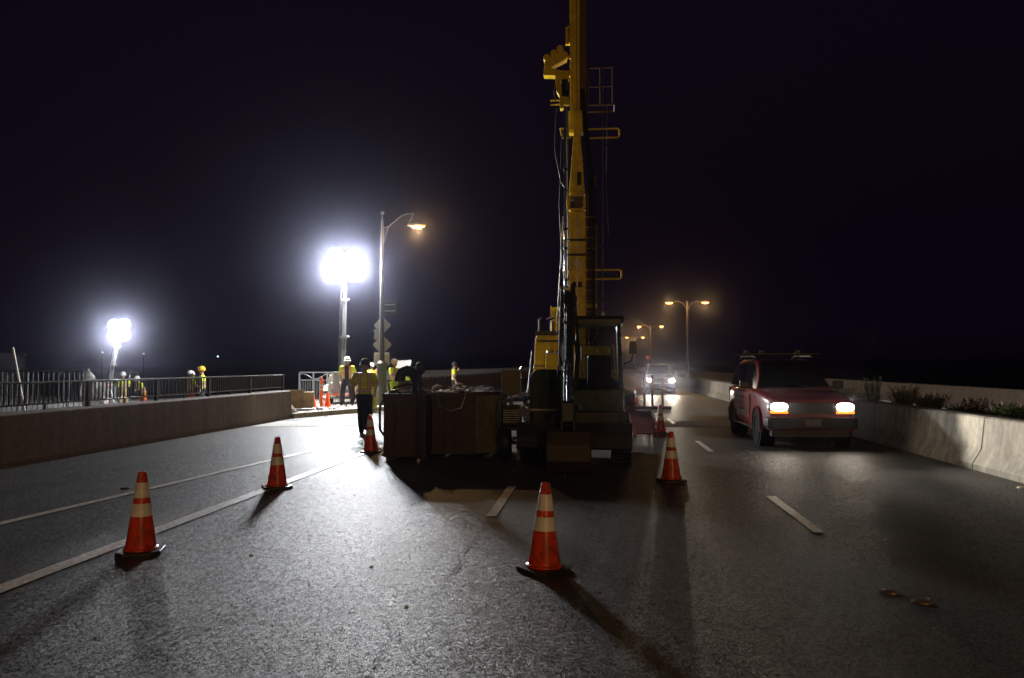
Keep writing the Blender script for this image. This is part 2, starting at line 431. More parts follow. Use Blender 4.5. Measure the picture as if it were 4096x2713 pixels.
# left: work deck beyond the parapet (lower), sidewalk stub with kerb in the gap
tag(sheet('work_deck', rect(-34, -9.95, 6, 56), -0.35, mat('dark_deck', (.035, .034, .032), .9, var=.4, scale=1.5, bump=.4), th=0.3), kind='structure')
curb_line = [(-9.42, 23.5), (-8.5, 26.0), (-7.3, 28.9), (-7.2, 34.6)]
swb = MB()
poly = [(-12.5, 23.75)] + [(-9.45, 23.75), (-8.6, 26.05), (-7.42, 28.95), (-7.32, 34.6)] + [(-12.5, 34.6)]
n = len(poly)
swb.add([(x, y, 0.135) for x, y in poly] + [(x, y, -0.4) for x, y in poly], [tuple(range(n))] + [(i, (i + 1) % n, n + (i + 1) % n, n + i) for i in range(n)])
tag(swb.build('sidewalk', M_side), kind='structure')
kb = MB()
for a, b_ in zip(curb_line[:-1], curb_line[1:]):
    L = math.dist(a, b_); k = max(1, round(L / 1.5)); d = Vector((b_[0] - a[0], b_[1] - a[1])).normalized()
    for i in range(k):
        c0 = Vector(a) + d * (L * i / k + 0.008); c1 = Vector(a) + d * (L * (i + 1) / k - 0.008)
        nn = Vector((-d.y, d.x))
        ring = lambda c: [(c.x - nn.x * .0, c.y - nn.y * .0, -.02), (c.x + nn.x * .05, c.y + nn.y * .05, .16), (c.x + nn.x * .24, c.y + nn.y * .24, .165), (c.x + nn.x * .24, c.y + nn.y * .24, -.02)]
        kb.loft([ring(c0), ring(c1)])
kerb = tag(kb.build('kerb', M_side, bevel=0.012), kind='structure')
# gravel and dirt strewn on the broken sidewalk
gb = MB()
for i in range(500):
    x = random.uniform(-12.2, -9.0); y = random.uniform(23.9, 28.8); s = random.uniform(0.01, 0.05)
    gb.box((x, y, 0.135 + s * .3), (s, s * random.uniform(.6, 1.2), s * .7), random.uniform(0, 3), random.uniform(-.4, .4))
tag(gb.build('rubble', mat('rubble_stone', (0.32, 0.28, 0.22), 0.9, var=0.3)), 'broken concrete rubble on the torn-up sidewalk behind the kerb', kind='stuff')

# ------------------------------------------------------------------ parapets, barriers, railings
def parapet(name, x, y0, y1, h, label, side=-1, m=None, rail=None, seg=6.0, endcap=False, toe=True):
    """side -1: traffic face looks +x (left edge of road); +1: traffic face looks -x"""
    t = thing(name, label, 'wall', (x, y0, 0))
    s = -side
    k = max(1, round((y1 - y0) / seg)); L = (y1 - y0) / k
    for i in range(k):
        ya = i * L + 0.006; yb = (i + 1) * L - 0.006
        prof = [(0.0, -.05), (0.0, .09), (-0.14 * s, .32), (-0.2 * s, h - .03), (-0.23 * s, h), (-0.46 * s, h), (-0.46 * s, -.05)]
        if not toe: prof = [(-.02 * s, -.05), (-.02 * s, .09), (-.035 * s, .32), (-.06 * s, h - .03), (-.09 * s, h), (-.46 * s, h), (-.46 * s, -.05)]
        b = MB()
        b.add([(px, ya, pz) for px, pz in prof] + [(px, yb, pz) for px, pz in prof],
              [(j, (j + 1) % 7, 7 + (j + 1) % 7, 7 + j) for j in range(7)] + [tuple(range(6, -1, -1)), tuple(range(7, 14))])
        b.build('wall_segment', m or M_conc, t, bevel=0.012)
    if endcap:
        b = MB(); e = y1 - y0 + .008
        b.add([(-.02 * s, e, 0), (-.02 * s, e, .09), (-.035 * s, e, .32), (-.07 * s, e, h * .98), (-.46 * s, e, h * .98), (-.46 * s, e, 0),
               (0.06 * s, e + .85, 0), (0.06 * s, e + .85, .05), (-.1 * s, e + .8, .12), (-.2 * s, e + .35, h * .5), (-.46 * s, e + .35, h * .5), (-.46 * s, e + .85, 0)],
              [(0, 1, 7, 6), (1, 2, 8, 7), (2, 3, 9, 8), (3, 4, 10, 9), (4, 5, 11, 10), (5, 0, 6, 11), (5, 4, 3, 2, 1, 0), (6, 7, 8, 9, 10, 11)])
        b.build('sloped_end', m or M_conc, t)
    return t

def railing(name, x, y0, y1, z0, h, label, post_every=2.35, bal=0.118, m=None, balusters=True, stuff=False):
    t = thing(name, label, 'railing', (x, y0, z0)); m = m or M_rail
    L = y1 - y0
    MB().bb(-.035, .035, 0, L, h - .035, h).build('top_rail', m, t, bevel=.008)
    MB().bb(-.015, .015, 0, L, .09, .12).build('bottom_rail', m, t)
    n = int(L / post_every); pm = MB().bb(-.035, .035, -.03, .03, -.01, h - .036).mesh('post'); pm.materials.append(m)
    stub = MB().bb(-.015, .015, -.015, .015, -.01, .089).mesh('stub'); stub.materials.append(m)
    posts = [L - i * post_every for i in range(n + 1)]
    posts[0] = L - .03
    for p in posts: part('post', pm, None, t, (0, p, 0))
    for a in posts[1:]: part('rail_foot', stub, None, t, (0, a + post_every / 2, 0))
    if balusters:
        bm_ = MB().bb(-.011, .011, -.011, .011, .121, h - .036).mesh('baluster'); bm_.materials.append(m)
        if stuff:
            b = MB(); k = int(L / bal)
            for i in range(k): b.bb(-.011, .011, i * bal - .011, i * bal + .011, .121, h - .036)
            o = b.build('balusters', m, t); o['kind'] = 'stuff'
        else:
            k = int(L / bal)
            for i in range(k):
                y = L - .1 - i * bal
                if min(abs(y - p) for p in posts) < .05 or y < 0: continue
                part('baluster', bm_, None, t, (0, y, 0))
    return t

parapet('parapet_wall', -9.5, 2.0, 23.55, 0.885, 'brown concrete parapet wall with sloped end along the left road edge, railing on top', -1, endcap=True, toe=False, seg=22)
railing('bridge_railing', -9.78, 9.5, 23.45, 0.886, 0.5, 'dark steel railing with thin upright bars on top of the near left parapet wall')
parapet('parapet_wall', -9.3, 34.6, 220, 0.9, 'far left concrete parapet wall beyond the sidewalk gap and the workers', -1, m=M_conc, seg=8)
railing('bridge_railing', -9.55, 34.7, 150, 0.901, 0.5, 'far left grey railing running away on the parapet behind the worker in the road', post_every=2.6, m=M_railg, stuff=True, bal=.13)
parapet('median_barrier', 6.0, -12, 200, 0.85, 'long pale concrete median barrier along the right side of the road', 1, m=M_concR, seg=5.0)
parapet('planter_wall', 8.3, -12, 200, 0.72, 'back wall of the planted median beyond the shrubs', -1, m=M_concR, seg=8)
parapet('far_parapet', 13.5, -5, 220, 0.88, 'brown far parapet wall across the opposite roadway behind the shrubs', 1, m=M_conc, seg=8)
tag(sheet('planter_soil', rect(6.4, 8.0, -12, 200), 0.68, M_soil, th=0.6), kind='structure')

# ------------------------------------------------------------------ floodlight towers
def flood_head(parent, loc, rz, tilt, power):
    h = bpy.data.objects.new('lamp_head', None)
    b = MB(); b.lathe([(0.10, .34), (.22, .28), (.33, .09), (.36, 0.0), (.36, -.03), (.335, -.03), (.335, 0.0)], n=20, caps=False)
    me = b.mesh('lamp_head'); me.materials.append(M_steel)
    o = bpy.data.objects.new('lamp_head', me); COL.objects.link(o); o.parent = parent; o.location = loc
    o.rotation_euler = (-(R(90) - tilt), 0, rz)
    bpy.data.objects.remove(h)
    l = MB().lathe([(0.334, -.005), (.24, -.05), (.05, -.075)], n=20).build('lens', E_flood, o, smooth=True)
    light('POINT', 'floodlight', (0, 0, -.22), power, WHITE, o, size=0.16)
    return o

def light_tower(label, base, top, power, rz=0.0, trailer=True, heads=((-.38, .34, -.3), (.34, .31, .45), (-.35, -.31, -1.2), (.37, -.36, .25), (0.0, .0, .1))):
    t = thing('light_tower', label, 'light tower', base, 0)
    dx, dy, dz = top[0] - base[0], top[1] - base[1], top[2] - base[2]
    P = lambda f: (dx * f, dy * f, .9 + (dz - .9) * f)
    # telescoping mast in three sections with collars
    for a, b_, r in ((0, .38, .085), (.36, .7, .068), (.68, 1.0, .05)):
        m_ = MB(); p, q = Vector(P(a)), Vector(P(b_)); d = q - p
        ring = lambda c, r: [(c.x - r, c.y - r, c.z), (c.x + r, c.y - r, c.z), (c.x + r, c.y + r, c.z), (c.x - r, c.y + r, c.z)]
        m_.loft([ring(p, r), ring(q, r)]); ms = m_.build('mast_section', M_mast, t, bevel=.006)
        MB().box(P(b_), (r * 3, r * 3, .1)).build('mast_collar', M_steel, ms)
        MB().cyl((P(b_)[0] + r * 1.6, P(b_)[1], P(b_)[2] + .02), (P(b_)[0] + r * 2.6, P(b_)[1], P(b_)[2] + .02), .03).build('pulley', M_steel, ms)
    # coiled cable hanging along the mast
    pts = []; nn = 420
    for i in range(nn):
        f = .08 + .72 * i / nn; c = P(f); a = i * 1.1
        pts.append((c[0] - .15 + .035 * math.cos(a), c[1] - .1 + .035 * math.sin(a), c[2]))
    MB().tube(pts, .011, 5).build('coiled_cable', M_black, t, smooth=True)
    top_l = Vector((dx, dy, dz))
    for zz in (.32, -.32): MB().bb(dx - .5, dx + .5, dy - .03, dy + .03, dz + zz - .03, dz + zz + .03).build('crossbar', M_steel, t)
    MB().bb(dx - .03, dx + .03, dy + .031, dy + .09, dz - .4, dz + .4).build('head_post', M_steel, t)
    for hx, hz, az in heads:
        flood_head(t, (dx + hx, dy - (.12 if hx else .3), dz + hz), rz + az, R(14), power)
    if trailer:
        b = MB()
        prof = [(-.55, .42), (-.55, 1.0), (-.48, 1.14), (-.35, 1.2), (.35, 1.2), (.48, 1.14), (.55, 1.0), (.55, .42)]
        b.prism_y(prof, -.2, 1.5); body = b.build('engine_cover', M_cream, t, bevel=.02)
        MB().bb(-.42, .02, -.215, -.201, .62, 1.02).build('access_panel', M_white, body, bevel=.006)
        MB().bb(.06, .42, -.215, -.201, .62, 1.02).build('access_panel', M_white, body, bevel=.006)
        for z in (.46, .5, .54): MB().bb(-.4, .4, -.212, -.2012, z, z + .018).build('vent_slat', M_blackp, body)
        MB().bb(-.6, .6, -.75, 1.6, .34, .418).build('chassis', M_steel, t, bevel=.01)
        MB().bb(-.5, .5, -.8, -.751, .3, .42).build('bumper_bar', M_orange, t)
        MB().box((-.06, -.5, .85), (.26, .26, .85)).build('mast_base', M_railg, t, bevel=.01)
        MB().cyl((-.3, -.52, .78), (.22, -.52, .78), .1, n=14).build('winch', M_steel, t)
        MB().tube([(-.45, -.78, .36), (-.35, -1.3, .33), (0, -1.75, .33)], .045, 8).build('drawbar', M_steel, t)
        MB().tube([(.45, -.78, .36), (.35, -1.3, .33), (0, -1.75, .34)], .045, 8).build('drawbar', M_steel, t)
        for sx in (-1, 1):
            w = MB().cyl((sx * .62, .5, .32), (sx * .82, .5, .32), .32, n=20).build('wheel', M_black, t, bevel=.03)
            MB().cyl((sx * .8, .5, .32), (sx * .83, .5, .32), .18, n=16).build('rim', M_white, w)
            MB().prism([(.05, .5), (.12, .72), (.5, .78), (.88, .72), (.95, .5), (.92, .5), (.86, .69), (.5, .75), (.14, .69), (.08, .5)], sx * .62, sx * .84).build('mudguard', M_cream, t)
            MB().cyl((sx * .75, -.5, 0), (sx * .75, -.5, .62), .035).build('stabiliser_jack', M_steel, t)
            MB().bb(sx * .75 - .1, sx * .75 + .1, -.6, -.4, -.0, .02).build('jack_foot', M_steel, t)
            MB().bb(min(sx * .6, sx * .75), max(sx * .6, sx * .75), -.53, -.47, .35, .41).build('outrigger', M_steel, t)
    else:
        MB().box((0, 0, .5), (.5, .5, 1.0)).build('mast_base', M_railg, t, bevel=.02)
        for sx, sy in ((-1, -1), (1, -1), (1, 1), (-1, 1)):
            MB().tube([(sx * .2, sy * .2, .7), (sx * .8, sy * .8, .03)], .03).build('leg', M_steel, t)
    return t
light_tower('tall light tower trailer with blazing floodlights beside the street lamp on the sidewalk', (-10.1, 30.2, .135), (-10.0, 30.15, 5.7), FLOOD_W, rz=R(30))
light_tower('smaller blazing light tower at far left behind the railing', (-26.5, 39.9, -.35), (-26.0, 40.0, 3.6), FLOOD_W * .5, rz=R(30), trailer=False,
            heads=((-.26, .27, -.2), (.27, .3, .3), (-.3, -.3, -.3), (.27, -.27, .2), (0, 0, .1)))

# ------------------------------------------------------------------ street lamps
def lamp_head(parent, loc, d, power=SODIUM_W):
    """cobra-style head pointing along +x*d"""
    b = MB(); rings = []
    for f, w, hh in ((0, .05, .05), (.12, .1, .09), (.35, .16, .12), (.6, .15, .1), (.72, .06, .05)):
        rings.append([(d * f + 0, w * math.cos(a), .03 + hh * max(-.25, math.sin(a))) for a in [i * math.pi / 5 for i in range(10)]])
    o = b.loft(rings).build('lamp_head', M_polebr, parent, smooth=True); o.location = loc
    l = MB(); rings = []
    for f, w, hh in ((.14, .06, .02), (.24, .12, .07), (.45, .135, .09), (.6, .09, .05), (.66, .03, .02)):
        rings.append([(d * f, w * math.cos(a), .0 - hh * max(0, -math.sin(a)) + (.012 if math.sin(a) > 0 else 0)) for a in [i * math.pi / 5 for i in range(10)]])
    l.loft(rings).build('lens', E_sod, o, smooth=True)
    light('POINT', 'sodium_light', (d * .42, 0, -.2), power, SODIUM, o, size=.09)

def street_lamp(label, x, y, zb, zl, arms, half=1.35, m=None, fat=False, group=None, power=SODIUM_W):
    t = thing('street_lamp', label, 'street lamp', (x, y, zb), 0, group); m = m or M_polebr
    H = zl - zb
    prof = [(.2, 0), (.2, .25), (.15, .3), (.14, 1.0), (.16, 1.03), (.16, 1.1), (.105, 1.16), (.07, H + .1)]
    if fat: prof = [(.23, 0), (.23, .5), (.2, .56), (.19, 1.5), (.2, 1.55), (.2, 1.62), (.11, 1.72), (.085, 3.2), (.05, H + .3)]
    MB().lathe(prof, n=16).build('pole', m, t, smooth=True)
    for d in arms:
        if fat:
            # gooseneck: bows up and outward, then kinks back to the head
            pts = [(d * .05, 0, H - .05), (d * .25, 0, H + .02), (d * .5, 0, H + .22), (d * .75, 0, H + .42), (d * 1.0, 0, H + .5), (d * 1.22, 0, H + .5), (d * 1.15, 0, H + .3), (d * 1.0, 0, H + .04)]
            MB().tube(pts, .025, 8).build('arm', m, t, smooth=True)
            MB().tube([(d * .08, 0, H - .6), (d * .2, 0, H - .1), (d * .3, 0, H + .06)], .015, 6).build('arm_brace', m, t)
            lamp_head(t, (d * 1.0, 0, H - .0), d, power)
        else:
            pts = [(d * .05, 0, H - .5), (d * .3, 0, H - .05), (d * .7, 0, H + .12), (d * (half - .4), 0, H + .08)]
            MB().tube(pts, .03, 8).build('arm', m, t, smooth=True)
            lamp_head(t, (d * (half - .42), 0, H), d, power)
    if fat:
        MB().tube([(0, 0, H + .3), (0, 0, H + .75)], [.03, .012], 8).build('finial', m, t)
        MB().box((0, 0, H + .55), (.1, .08, .1)).build('photocell', M_steel, t)
    return t
lampL = street_lamp('tall single-arm street lamp with glowing orange head beside the light tower', -8.23, 29.2, .135, 7.04, (1,), m=M_pole, fat=True)
G = 'twin-arm street lamps standing along the median'
street_lamp('nearest twin-arm median street lamp, tallest of the row ahead', 6.9, 60, .66, 6.45, (-1, 1), 1.37, group=G, power=SODIUM_W * .5)
street_lamp('second twin-arm median street lamp ahead, just beyond the nearest one', 6.6, 96, .66, 6.45, (-1, 1), 1.37, group=G, power=SODIUM_W * .5)
street_lamp('third twin-arm median street lamp far down the road, close to the drill mast', 6.6, 134, .66, 6.45, (-1, 1), 1.37, group=G, power=SODIUM_W * .5)
street_lamp('farthest twin-arm median street lamp, smallest light in the row', 6.2, 176, .66, 6.45, (-1, 1), 1.37, group=G, power=SODIUM_W * .5)
street_lamp('twin-arm median street lamp standing behind the viewer', 6.9, -12, .66, 6.45, (-1, 1), 1.37, group=G, power=SODIUM_W * 2.8)
street_lamp('single-arm street lamp on the left behind the viewer', -9.2, -5.0, .0, 7.3, (1,), m=M_pole, fat=True, power=SODIUM_W * .7)

# road signs seen from the back, strapped to the left street lamp
def sign_back(label, x, y, z, poly, th=.01, cat='road sign', m=None):
    t = thing('road_sign', label, cat, (x, y, z), 0, 'signs strapped to the left street lamp')
    b = MB().prism_y(poly, 0, th); b.build('sign_panel', m or M_signback, t, bevel=.004)
    for zz in (-.12, .12): MB().bb(-.2, .2, -.03, -.002, zz - .018, zz + .018).build('bracket', M_steel, t)
    return t
dia = lambda r: [(r - .03, -.03), (r - .03, .03), (.03, r - .03), (-.03, r - .03), (-r + .03, .03), (-r + .03, -.03), (-.03, -r + .03), (.03, -r + .03)]
rec = lambda w, h: [(-w, -h), (w, -h), (w, h), (-w, h)]
sign_back('blank back of the upper diamond sign on the left street lamp', -8.24, 29.31, 3.22, dia(.36))
sign_back('blank back of the lower diamond sign on the left street lamp', -8.25, 29.33, 2.47, dia(.39))
sign_back('blank back of the small rectangular sign lowest on the left street lamp', -8.29, 29.41, 1.92, rec(.31, .24))
sign_back('square dark sign highest on the left street lamp above the diamonds', -7.94, 29.3, 3.9, rec(.26, .26), m=mat('dark_green_sign', (.07, .09, .06), .6))
sign_back('little plate on the left side of the lamp pole between the diamonds', -8.46, 29.31, 2.86, rec(.1, .19))

# ------------------------------------------------------------------ traffic cones
def cone_proto(H=0.71):
    t = thing('traffic_cone', '', 'traffic cone')
    b = MB()
    bm_ = [(-.19, -.12), (-.12, -.19), (.12, -.19), (.19, -.12), (.19, .12), (.12, .19), (-.12, .19), (-.19, .12)]
    k = len(bm_)
    rg = lambda s, z: [(x * s, y * s, z) for x, y in bm_]
    b.loft([rg(1, 0.0), rg(1, .028), rg(.96, .036), rg(.72, .04)]); b.build('base', M_blackp, t, bevel=.004)
    r = lambda z: .135 - (.135 - .036) * (z - .036) / (H - .036)
    MB().lathe([(.15, .0405), (.148, .052), (r(.06), .062), (r(.2), .2), (r(H - .01), H - .01), (r(H) - .006, H), (r(H) - .016, H), (.02, H - .03)], n=28, caps=False).build('cone_body', M_cone, t, smooth=True)
    for z0, z1 in ((.33, .44), (.49, .62)):
        MB().lathe([(r(z0) + .0022, z0), (r(z1) + .0022, z1)], n=28, caps=False).build('reflective_band', M_reflect, t, smooth=True)
    return t
cp = cone_proto()
CONES = [(-.43, 6.37, 0, 40, 'big orange traffic cone in the middle foreground, before the excavator'),
         (-4.04, 6.57, 0, 20, 'orange traffic cone leftmost in the foreground on the long white line'),
         (-4.33, 10.22, 0, 32, 'orange traffic cone second along the white line, between the leftmost one and the steel bin'),
         (-4.3, 14.55, 0, 8, 'orange traffic cone touching the left steel bin near the walking man'),
         (1.07, 11.44, 0, 12, 'orange traffic cone right of the excavator, nearest on that side'),
         (1.57, 19.49, 0, 5, 'orange traffic cone right of the excavator, second on that side'),
         (1.62, 32.85, 0, 55, 'far orange traffic cone right of the drill rig, before the oncoming far car'),
         (-2.1, 26.0, 0, 15, 'small far orange cone glimpsed between the steel bins and the control box'),
         (-1.25, 33.0, 0, 15, 'far orange cone glimpsed left of the excavator hood behind the leaning rod')]
for i, (x, y, z, a, lab) in enumerate(CONES):
    o = cp if i == 0 else copy_tree(cp)
    o.location = (x, y, z); o.rotation_euler = (0, 0, R(a)); o.scale = (1 + .02 * math.sin(i * 5), 1 + .02 * math.cos(i * 3), 1 + .025 * math.sin(i * 2.3))
    for ch in o.children:
        if ch.name.split('.')[0] != 'base': ch.rotation_euler = (R(1.3 * math.sin(i * 1.7)), R(1.4 * math.cos(i * 2.1)), R(i * 47))
    tag(o, lab, 'traffic cone', 'orange cones closing the lanes')
# small plain cones and the tall delineator on the sidewalk
for x, y, h, lab in ((-10.35, 27.6, .5, 'small plain orange cone left of the tall delineator post on the sidewalk'), (-9.95, 28.0, .52, 'small plain orange cone right of the tall delineator post on the sidewalk')):
    t = thing('small_cone', lab, 'traffic cone', (x, y, .135), 0, 'small cones on the sidewalk')
    MB().lathe([(.13, .02), (.125, .03), (.03, h), (.02, h)], n=20).build('cone_body', M_orange, t, smooth=True)
    MB().bb(-.16, .16, -.16, .16, 0, .0199).build('base', M_orange, t, bevel=.006)
t = thing('delineator_post', 'tall slim orange delineator post with reflective bands on the sidewalk', 'delineator', (-10.08, 27.7, .135))
MB().lathe([(.06, .03), (.058, .9), (.04, .95), (.055, .99), (.055, 1.06), (.03, 1.1)], n=16).build('tube', M_orange, t, smooth=True)
MB().lathe([(.2, 0), (.2, .02), (.07, .0299)], n=8).build('base', M_black, t)
for z in (.62, .76): MB().lathe([(.0605, z), (.0605, z + .08)], n=16, caps=False).build('reflective_band', M_reflect, t)

# raised pavement markers
def marker(x, y, lab, rz=0.0, m=None):
    b = MB().lathe([(.046, 0), (.044, .008), (.03, .016), (.0, .019)], n=16, sx=1.0, sy=1.5)
    o = b.build('pavement_marker', m or mat('ceramic_marker', (0.12, 0.085, 0.06), 0.25, var=.2), smooth=True)
    o.location = (x, y, .002); o.rotation_euler = (0, 0, rz)
    tag(o, lab, 'road marker', 'raised ceramic pavement markers')
marker(2.13, 6.02, 'raised oval pavement marker, left one of the pair at lower right', R(62))
marker(2.27, 5.79, 'raised oval pavement marker, right one of the pair at lower right', R(70))
marker(-6.33, 9.9, 'raised pavement marker by the thin white line left of the leftmost cone', R(80))
marker(5.75, 11.3, 'pale pavement marker at the foot of the right barrier', R(10), mat('pale_marker', (0.6, 0.5, 0.3), 0.3))

# ------------------------------------------------------------------ vehicles
def rrect(x, y, z0, z1, w, r=.12, tum=0.0):
    """cross-section ring at station y: rounded box of half width w between z0 and z1, top narrowed by tum"""
    P = []
    for cx, cz, a0 in ((w - r, z0 + r, -90), (w - r - tum, z1 - r, 0), (-(w - r - tum), z1 - r, 90), (-(w - r), z0 + r, 180)):
        for k in range(4):
            a = R(a0 + 30 * k); P.append((x + cx + r * math.cos(a), y, cz + r * math.sin(a)))
    return P
def wheel(parent, x, y, r, w, side, mtyre, mrim):
    t = MB().lathe([(r - .12, -w / 2), (r - .03, -w / 2), (r, -w / 2 + .03), (r, w / 2 - .03), (r - .03, w / 2), (r - .12, w / 2), (r - .14, w / 2 - .02), (r - .14, -w / 2 + .02)], n=32, caps=False)
    t.f += [(7 * 32 + j, 7 * 32 + (j + 1) % 32, (j + 1) % 32, j) for j in range(32)]
    o = t.build('wheel', mtyre, parent, smooth=True); o.location = (x, y, r); o.rotation_euler = (0, R(90), 0)
    s = side
    rim = MB().lathe([(r - .13, s * (w / 2 - .02)), (r - .15, s * (w / 2 - .05)), (r - .2, s * (w / 2 - .07)), (.06, s * (w / 2 - .05)), (.055, s * (w / 2 - .02)), (.0, s * (w / 2 - .015))], n=24, caps=False)
    for k in range(5):
        a = 2 * math.pi * k / 5; c, si = math.cos(a), math.sin(a)
        q = r - .15
        rim.add([(c * .05 - si * .035, si * .05 + c * .035, s * (w / 2 - .03)), (c * .05 + si * .035, si * .05 - c * .035, s * (w / 2 - .03)), (c * q + si * .03, si * q - c * .03, s * (w / 2 - .025)), (c * q - si * .03, si * q + c * .03, s * (w / 2 - .025))], [(0, 1, 2, 3)])
    rim.build('rim', mrim, o)
    return o

def suv(label, loc, rz, paint, full=True, scale=1.0, lamp_w=320.0, beam=(3, 17, 46, .6), spill=.03, group='vehicles driving towards the viewer'):
    t = thing('suv', label, 'car', loc, rz, group)
    t.scale = (scale,) * 3
    # local: front is -y, x is left/right, length 4.6
    W2 = .89
    st = [(-2.3, .44, .90, .68, .1), (-2.26, .38, .99, .79, .12), (-2.12, .36, 1.05, .86, .13), (-1.5, .36, 1.12, W2, .13), (-1.02, .36, 1.16, W2, .12),
          (-.6, .36, 1.15, W2, .1), (1.0, .36, 1.15, W2, .1), (2.0, .37, 1.14, .88, .12), (2.25, .42, 1.08, .84, .13), (2.3, .5, 1.0, .8, .12)]
    body = MB().loft([rrect(0, y, a, b, w, r, .03) for y, a, b, w, r in st]).build('body', paint, t, smooth=True)
    gh = [(-1.0, 1.08, 1.165, .8, .035), (-.62, 1.08, 1.485, .77, .06), (-.28, 1.08, 1.775, .74, .09), (.2, 1.08, 1.815, .73, .1), (1.5, 1.08, 1.815, .73, .1), (1.95, 1.08, 1.77, .72, .1), (2.22, 1.08, 1.19, .77, .05)]
    MB().loft([rrect(0, y, a, b, w, r, .0 if i in (0,) else .09) for i, (y, a, b, w, r) in enumerate(gh)]).build('cabin', paint, t, smooth=True)
    G = mat('dark_car_glass', (0.012, 0.014, 0.016), 0.06, var=.05, spec=.8)
    def pane(name, pts, parent=None): 
        n_ = Vector(pts[1]) - Vector(pts[0]); n2 = Vector(pts[2]) - Vector(pts[0]); nn = n_.cross(n2).normalized() * .012
        vs = [Vector(p) for p in pts] + [Vector(p) - nn for p in pts]; k = len(pts)
        return MB().add(vs, [tuple(range(k)), tuple(range(2 * k - 1, k - 1, -1))] + [(i, (i + 1) % k, k + (i + 1) % k, k + i) for i in range(k)]).build(name, G, parent or t)
    pane('windshield', [(-.72, -1.0, 1.21), (.72, -1.0, 1.21), (.57, -.335, 1.775), (-.57, -.335, 1.775)])
    for s in (-1, 1): MB().tube([(s * .6, -2.2, 1.01), (s * .64, -1.5, 1.121), (s * .68, -1.04, 1.158)], .007, 5).build('hood_seam', M_black, t)
    MB().tube([(-.74, -1.0, 1.2), (0, -1.03, 1.19), (.74, -1.0, 1.2)], .018, 6).build('cowl', M_blackp, t)
    for s in (-1, 1):
        xb, xt = s * .815, s * .68
        pane('side_window', [(xb, -.62, 1.19), (xb, .28, 1.19), (xt, .28, 1.71), (xt, -.18, 1.71)])
        pane('side_window', [(xb, .36, 1.19), (xb, 1.15, 1.19), (xt, 1.15, 1.71), (xt, .36, 1.71)])
        pane('side_window', [(xb, 1.23, 1.19), (xb, 2.0, 1.19), (xt, 1.85, 1.71), (xt, 1.23, 1.71)])
        for y0, y1 in ((-.68, .3), (.34, 1.2)):
            d = MB().bb(s * (W2 - .004) if s > 0 else s * (W2 + .01), s * (W2 + .01) if s > 0 else s * (W2 - .004), y0, y1, .5, 1.07).build('door', paint, t, bevel=.012)
            MB().bb(min(s * (W2 + .011), s * (W2 + .035)), max(s * (W2 + .011), s * (W2 + .035)), y1 - .2, y1 - .05, .93, .965).build('handle', M_chrome, d)
            MB().bb(min(s * (W2 + .011), s * (W2 + .02)), max(s * (W2 + .011), s * (W2 + .02)), y0 + .03, y1 - .03, .62, .67).build('side_moulding', M_chrome, d)
        MB().box((s * (W2 + .1), -.66, 1.25), (.22, .12, .17)).build('mirror', M_blackp, t, bevel=.03)
        MB().box((s * (W2 - .0), -.66, 1.19), (.12, .05, .05)).build('mirror_arm', M_blackp, t)
        MB().bb(min(s * .8, s * .95), max(s * .8, s * .95), -1.0, 1.1, .33, .37).build('running_board', M_chrome, t, bevel=.01)
        for y in (-1.45, 1.4):
            MB().cyl((s * .6, y, .37), (s * (W2 + .004), y, .37), .43, n=28).build('wheel_arch', M_tyre, t)
            MB().tube([(s * (W2 + .01), y + .44 * math.cos(a), .37 + .44 * math.sin(a)) for a in [R(-8 + 196 * i / 14) for i in range(15)]], .03, 6).build('arch_flare', paint, t, smooth=True)
            wheel(t, s * .79, y, .365, .24, s, M_tyre, M_steel)
        # lamps
        q = lambda P: [(s * x, z) for x, z in P]
        h = MB().prism_y(q([(.44, .70), (.80, .70), (.83, .78), (.80, .93), (.52, .945), (.44, .9)]), -2.34, -2.22).build('headlight', M_chrome, t, bevel=.02)
        el = [2 * math.pi * k / 20 for k in range(20)]; pw_ = lambda v: math.copysign(abs(v) ** .75, v)
        MB().prism_y(q([(.635 + .165 * pw_(math.cos(a)), .845 + .078 * pw_(math.sin(a))) for a in el]), -2.365, -2.341).build('lens', E_head, h, bevel=.01)
        MB().prism_y(q([(.46, .715), (.80, .715), (.815, .765), (.47, .765)]), -2.362, -2.341).build('turn_signal', E_turn, h, bevel=.01)
        light('SPOT', 'headlight_spill', (s * .63, -2.46, .84), lamp_w * spill, (1.0, .82, .6), t, rot=(R(90), 0, R(180)), size=.09, spot_size=R(96), spot_blend=.6)
        light('SPOT', 'headlight_beam', (s * .63, -2.46, .84), lamp_w, (1.0, .9, .74), t, rot=(R(90 + beam[0]), 0, R(180 + beam[1])), size=.05, spot_size=R(beam[2]), spot_blend=beam[3])
        tl = MB().box((s * .76, 2.27, .95), (.14, .08, .35)).build('tail_light', mat('red_lens', (.35, .01, .01), .2), t, bevel=.01)
    gr = MB().bb(-.43, .43, -2.335, -2.28, .7, .93).build('grille', M_blackp, t, bevel=.01)
    for z in (.765, .825, .885): MB().bb(-.43, .43, -2.345, -2.3352, z - .009, z + .009).build('grille_bar', M_blackp, gr)
    bp = MB().loft([rrect(0, y, .42, .64, w, .06) for y, w in ((-2.2, .9), (-2.38, .86), (-2.42, .78))]).build('front_bumper', mat('grey_bumper', (.012, .012, .013), .6), t, smooth=True)
    MB().bb(-.15, .15, -2.432, -2.4215, .47, .6).build('licence_plate', mat('grimy_plate', (.12, .11, .1), .6), bp)
    MB().loft([rrect(0, y, .42, .64, w, .06) for y, w in ((2.2, .88), (2.36, .86), (2.4, .78))]).build('rear_bumper', MATS['grey_bumper'], t, smooth=True)
    MB().bb(-.75, .75, -2.2, 2.2, .24, .37).build('underbody', M_black, t)
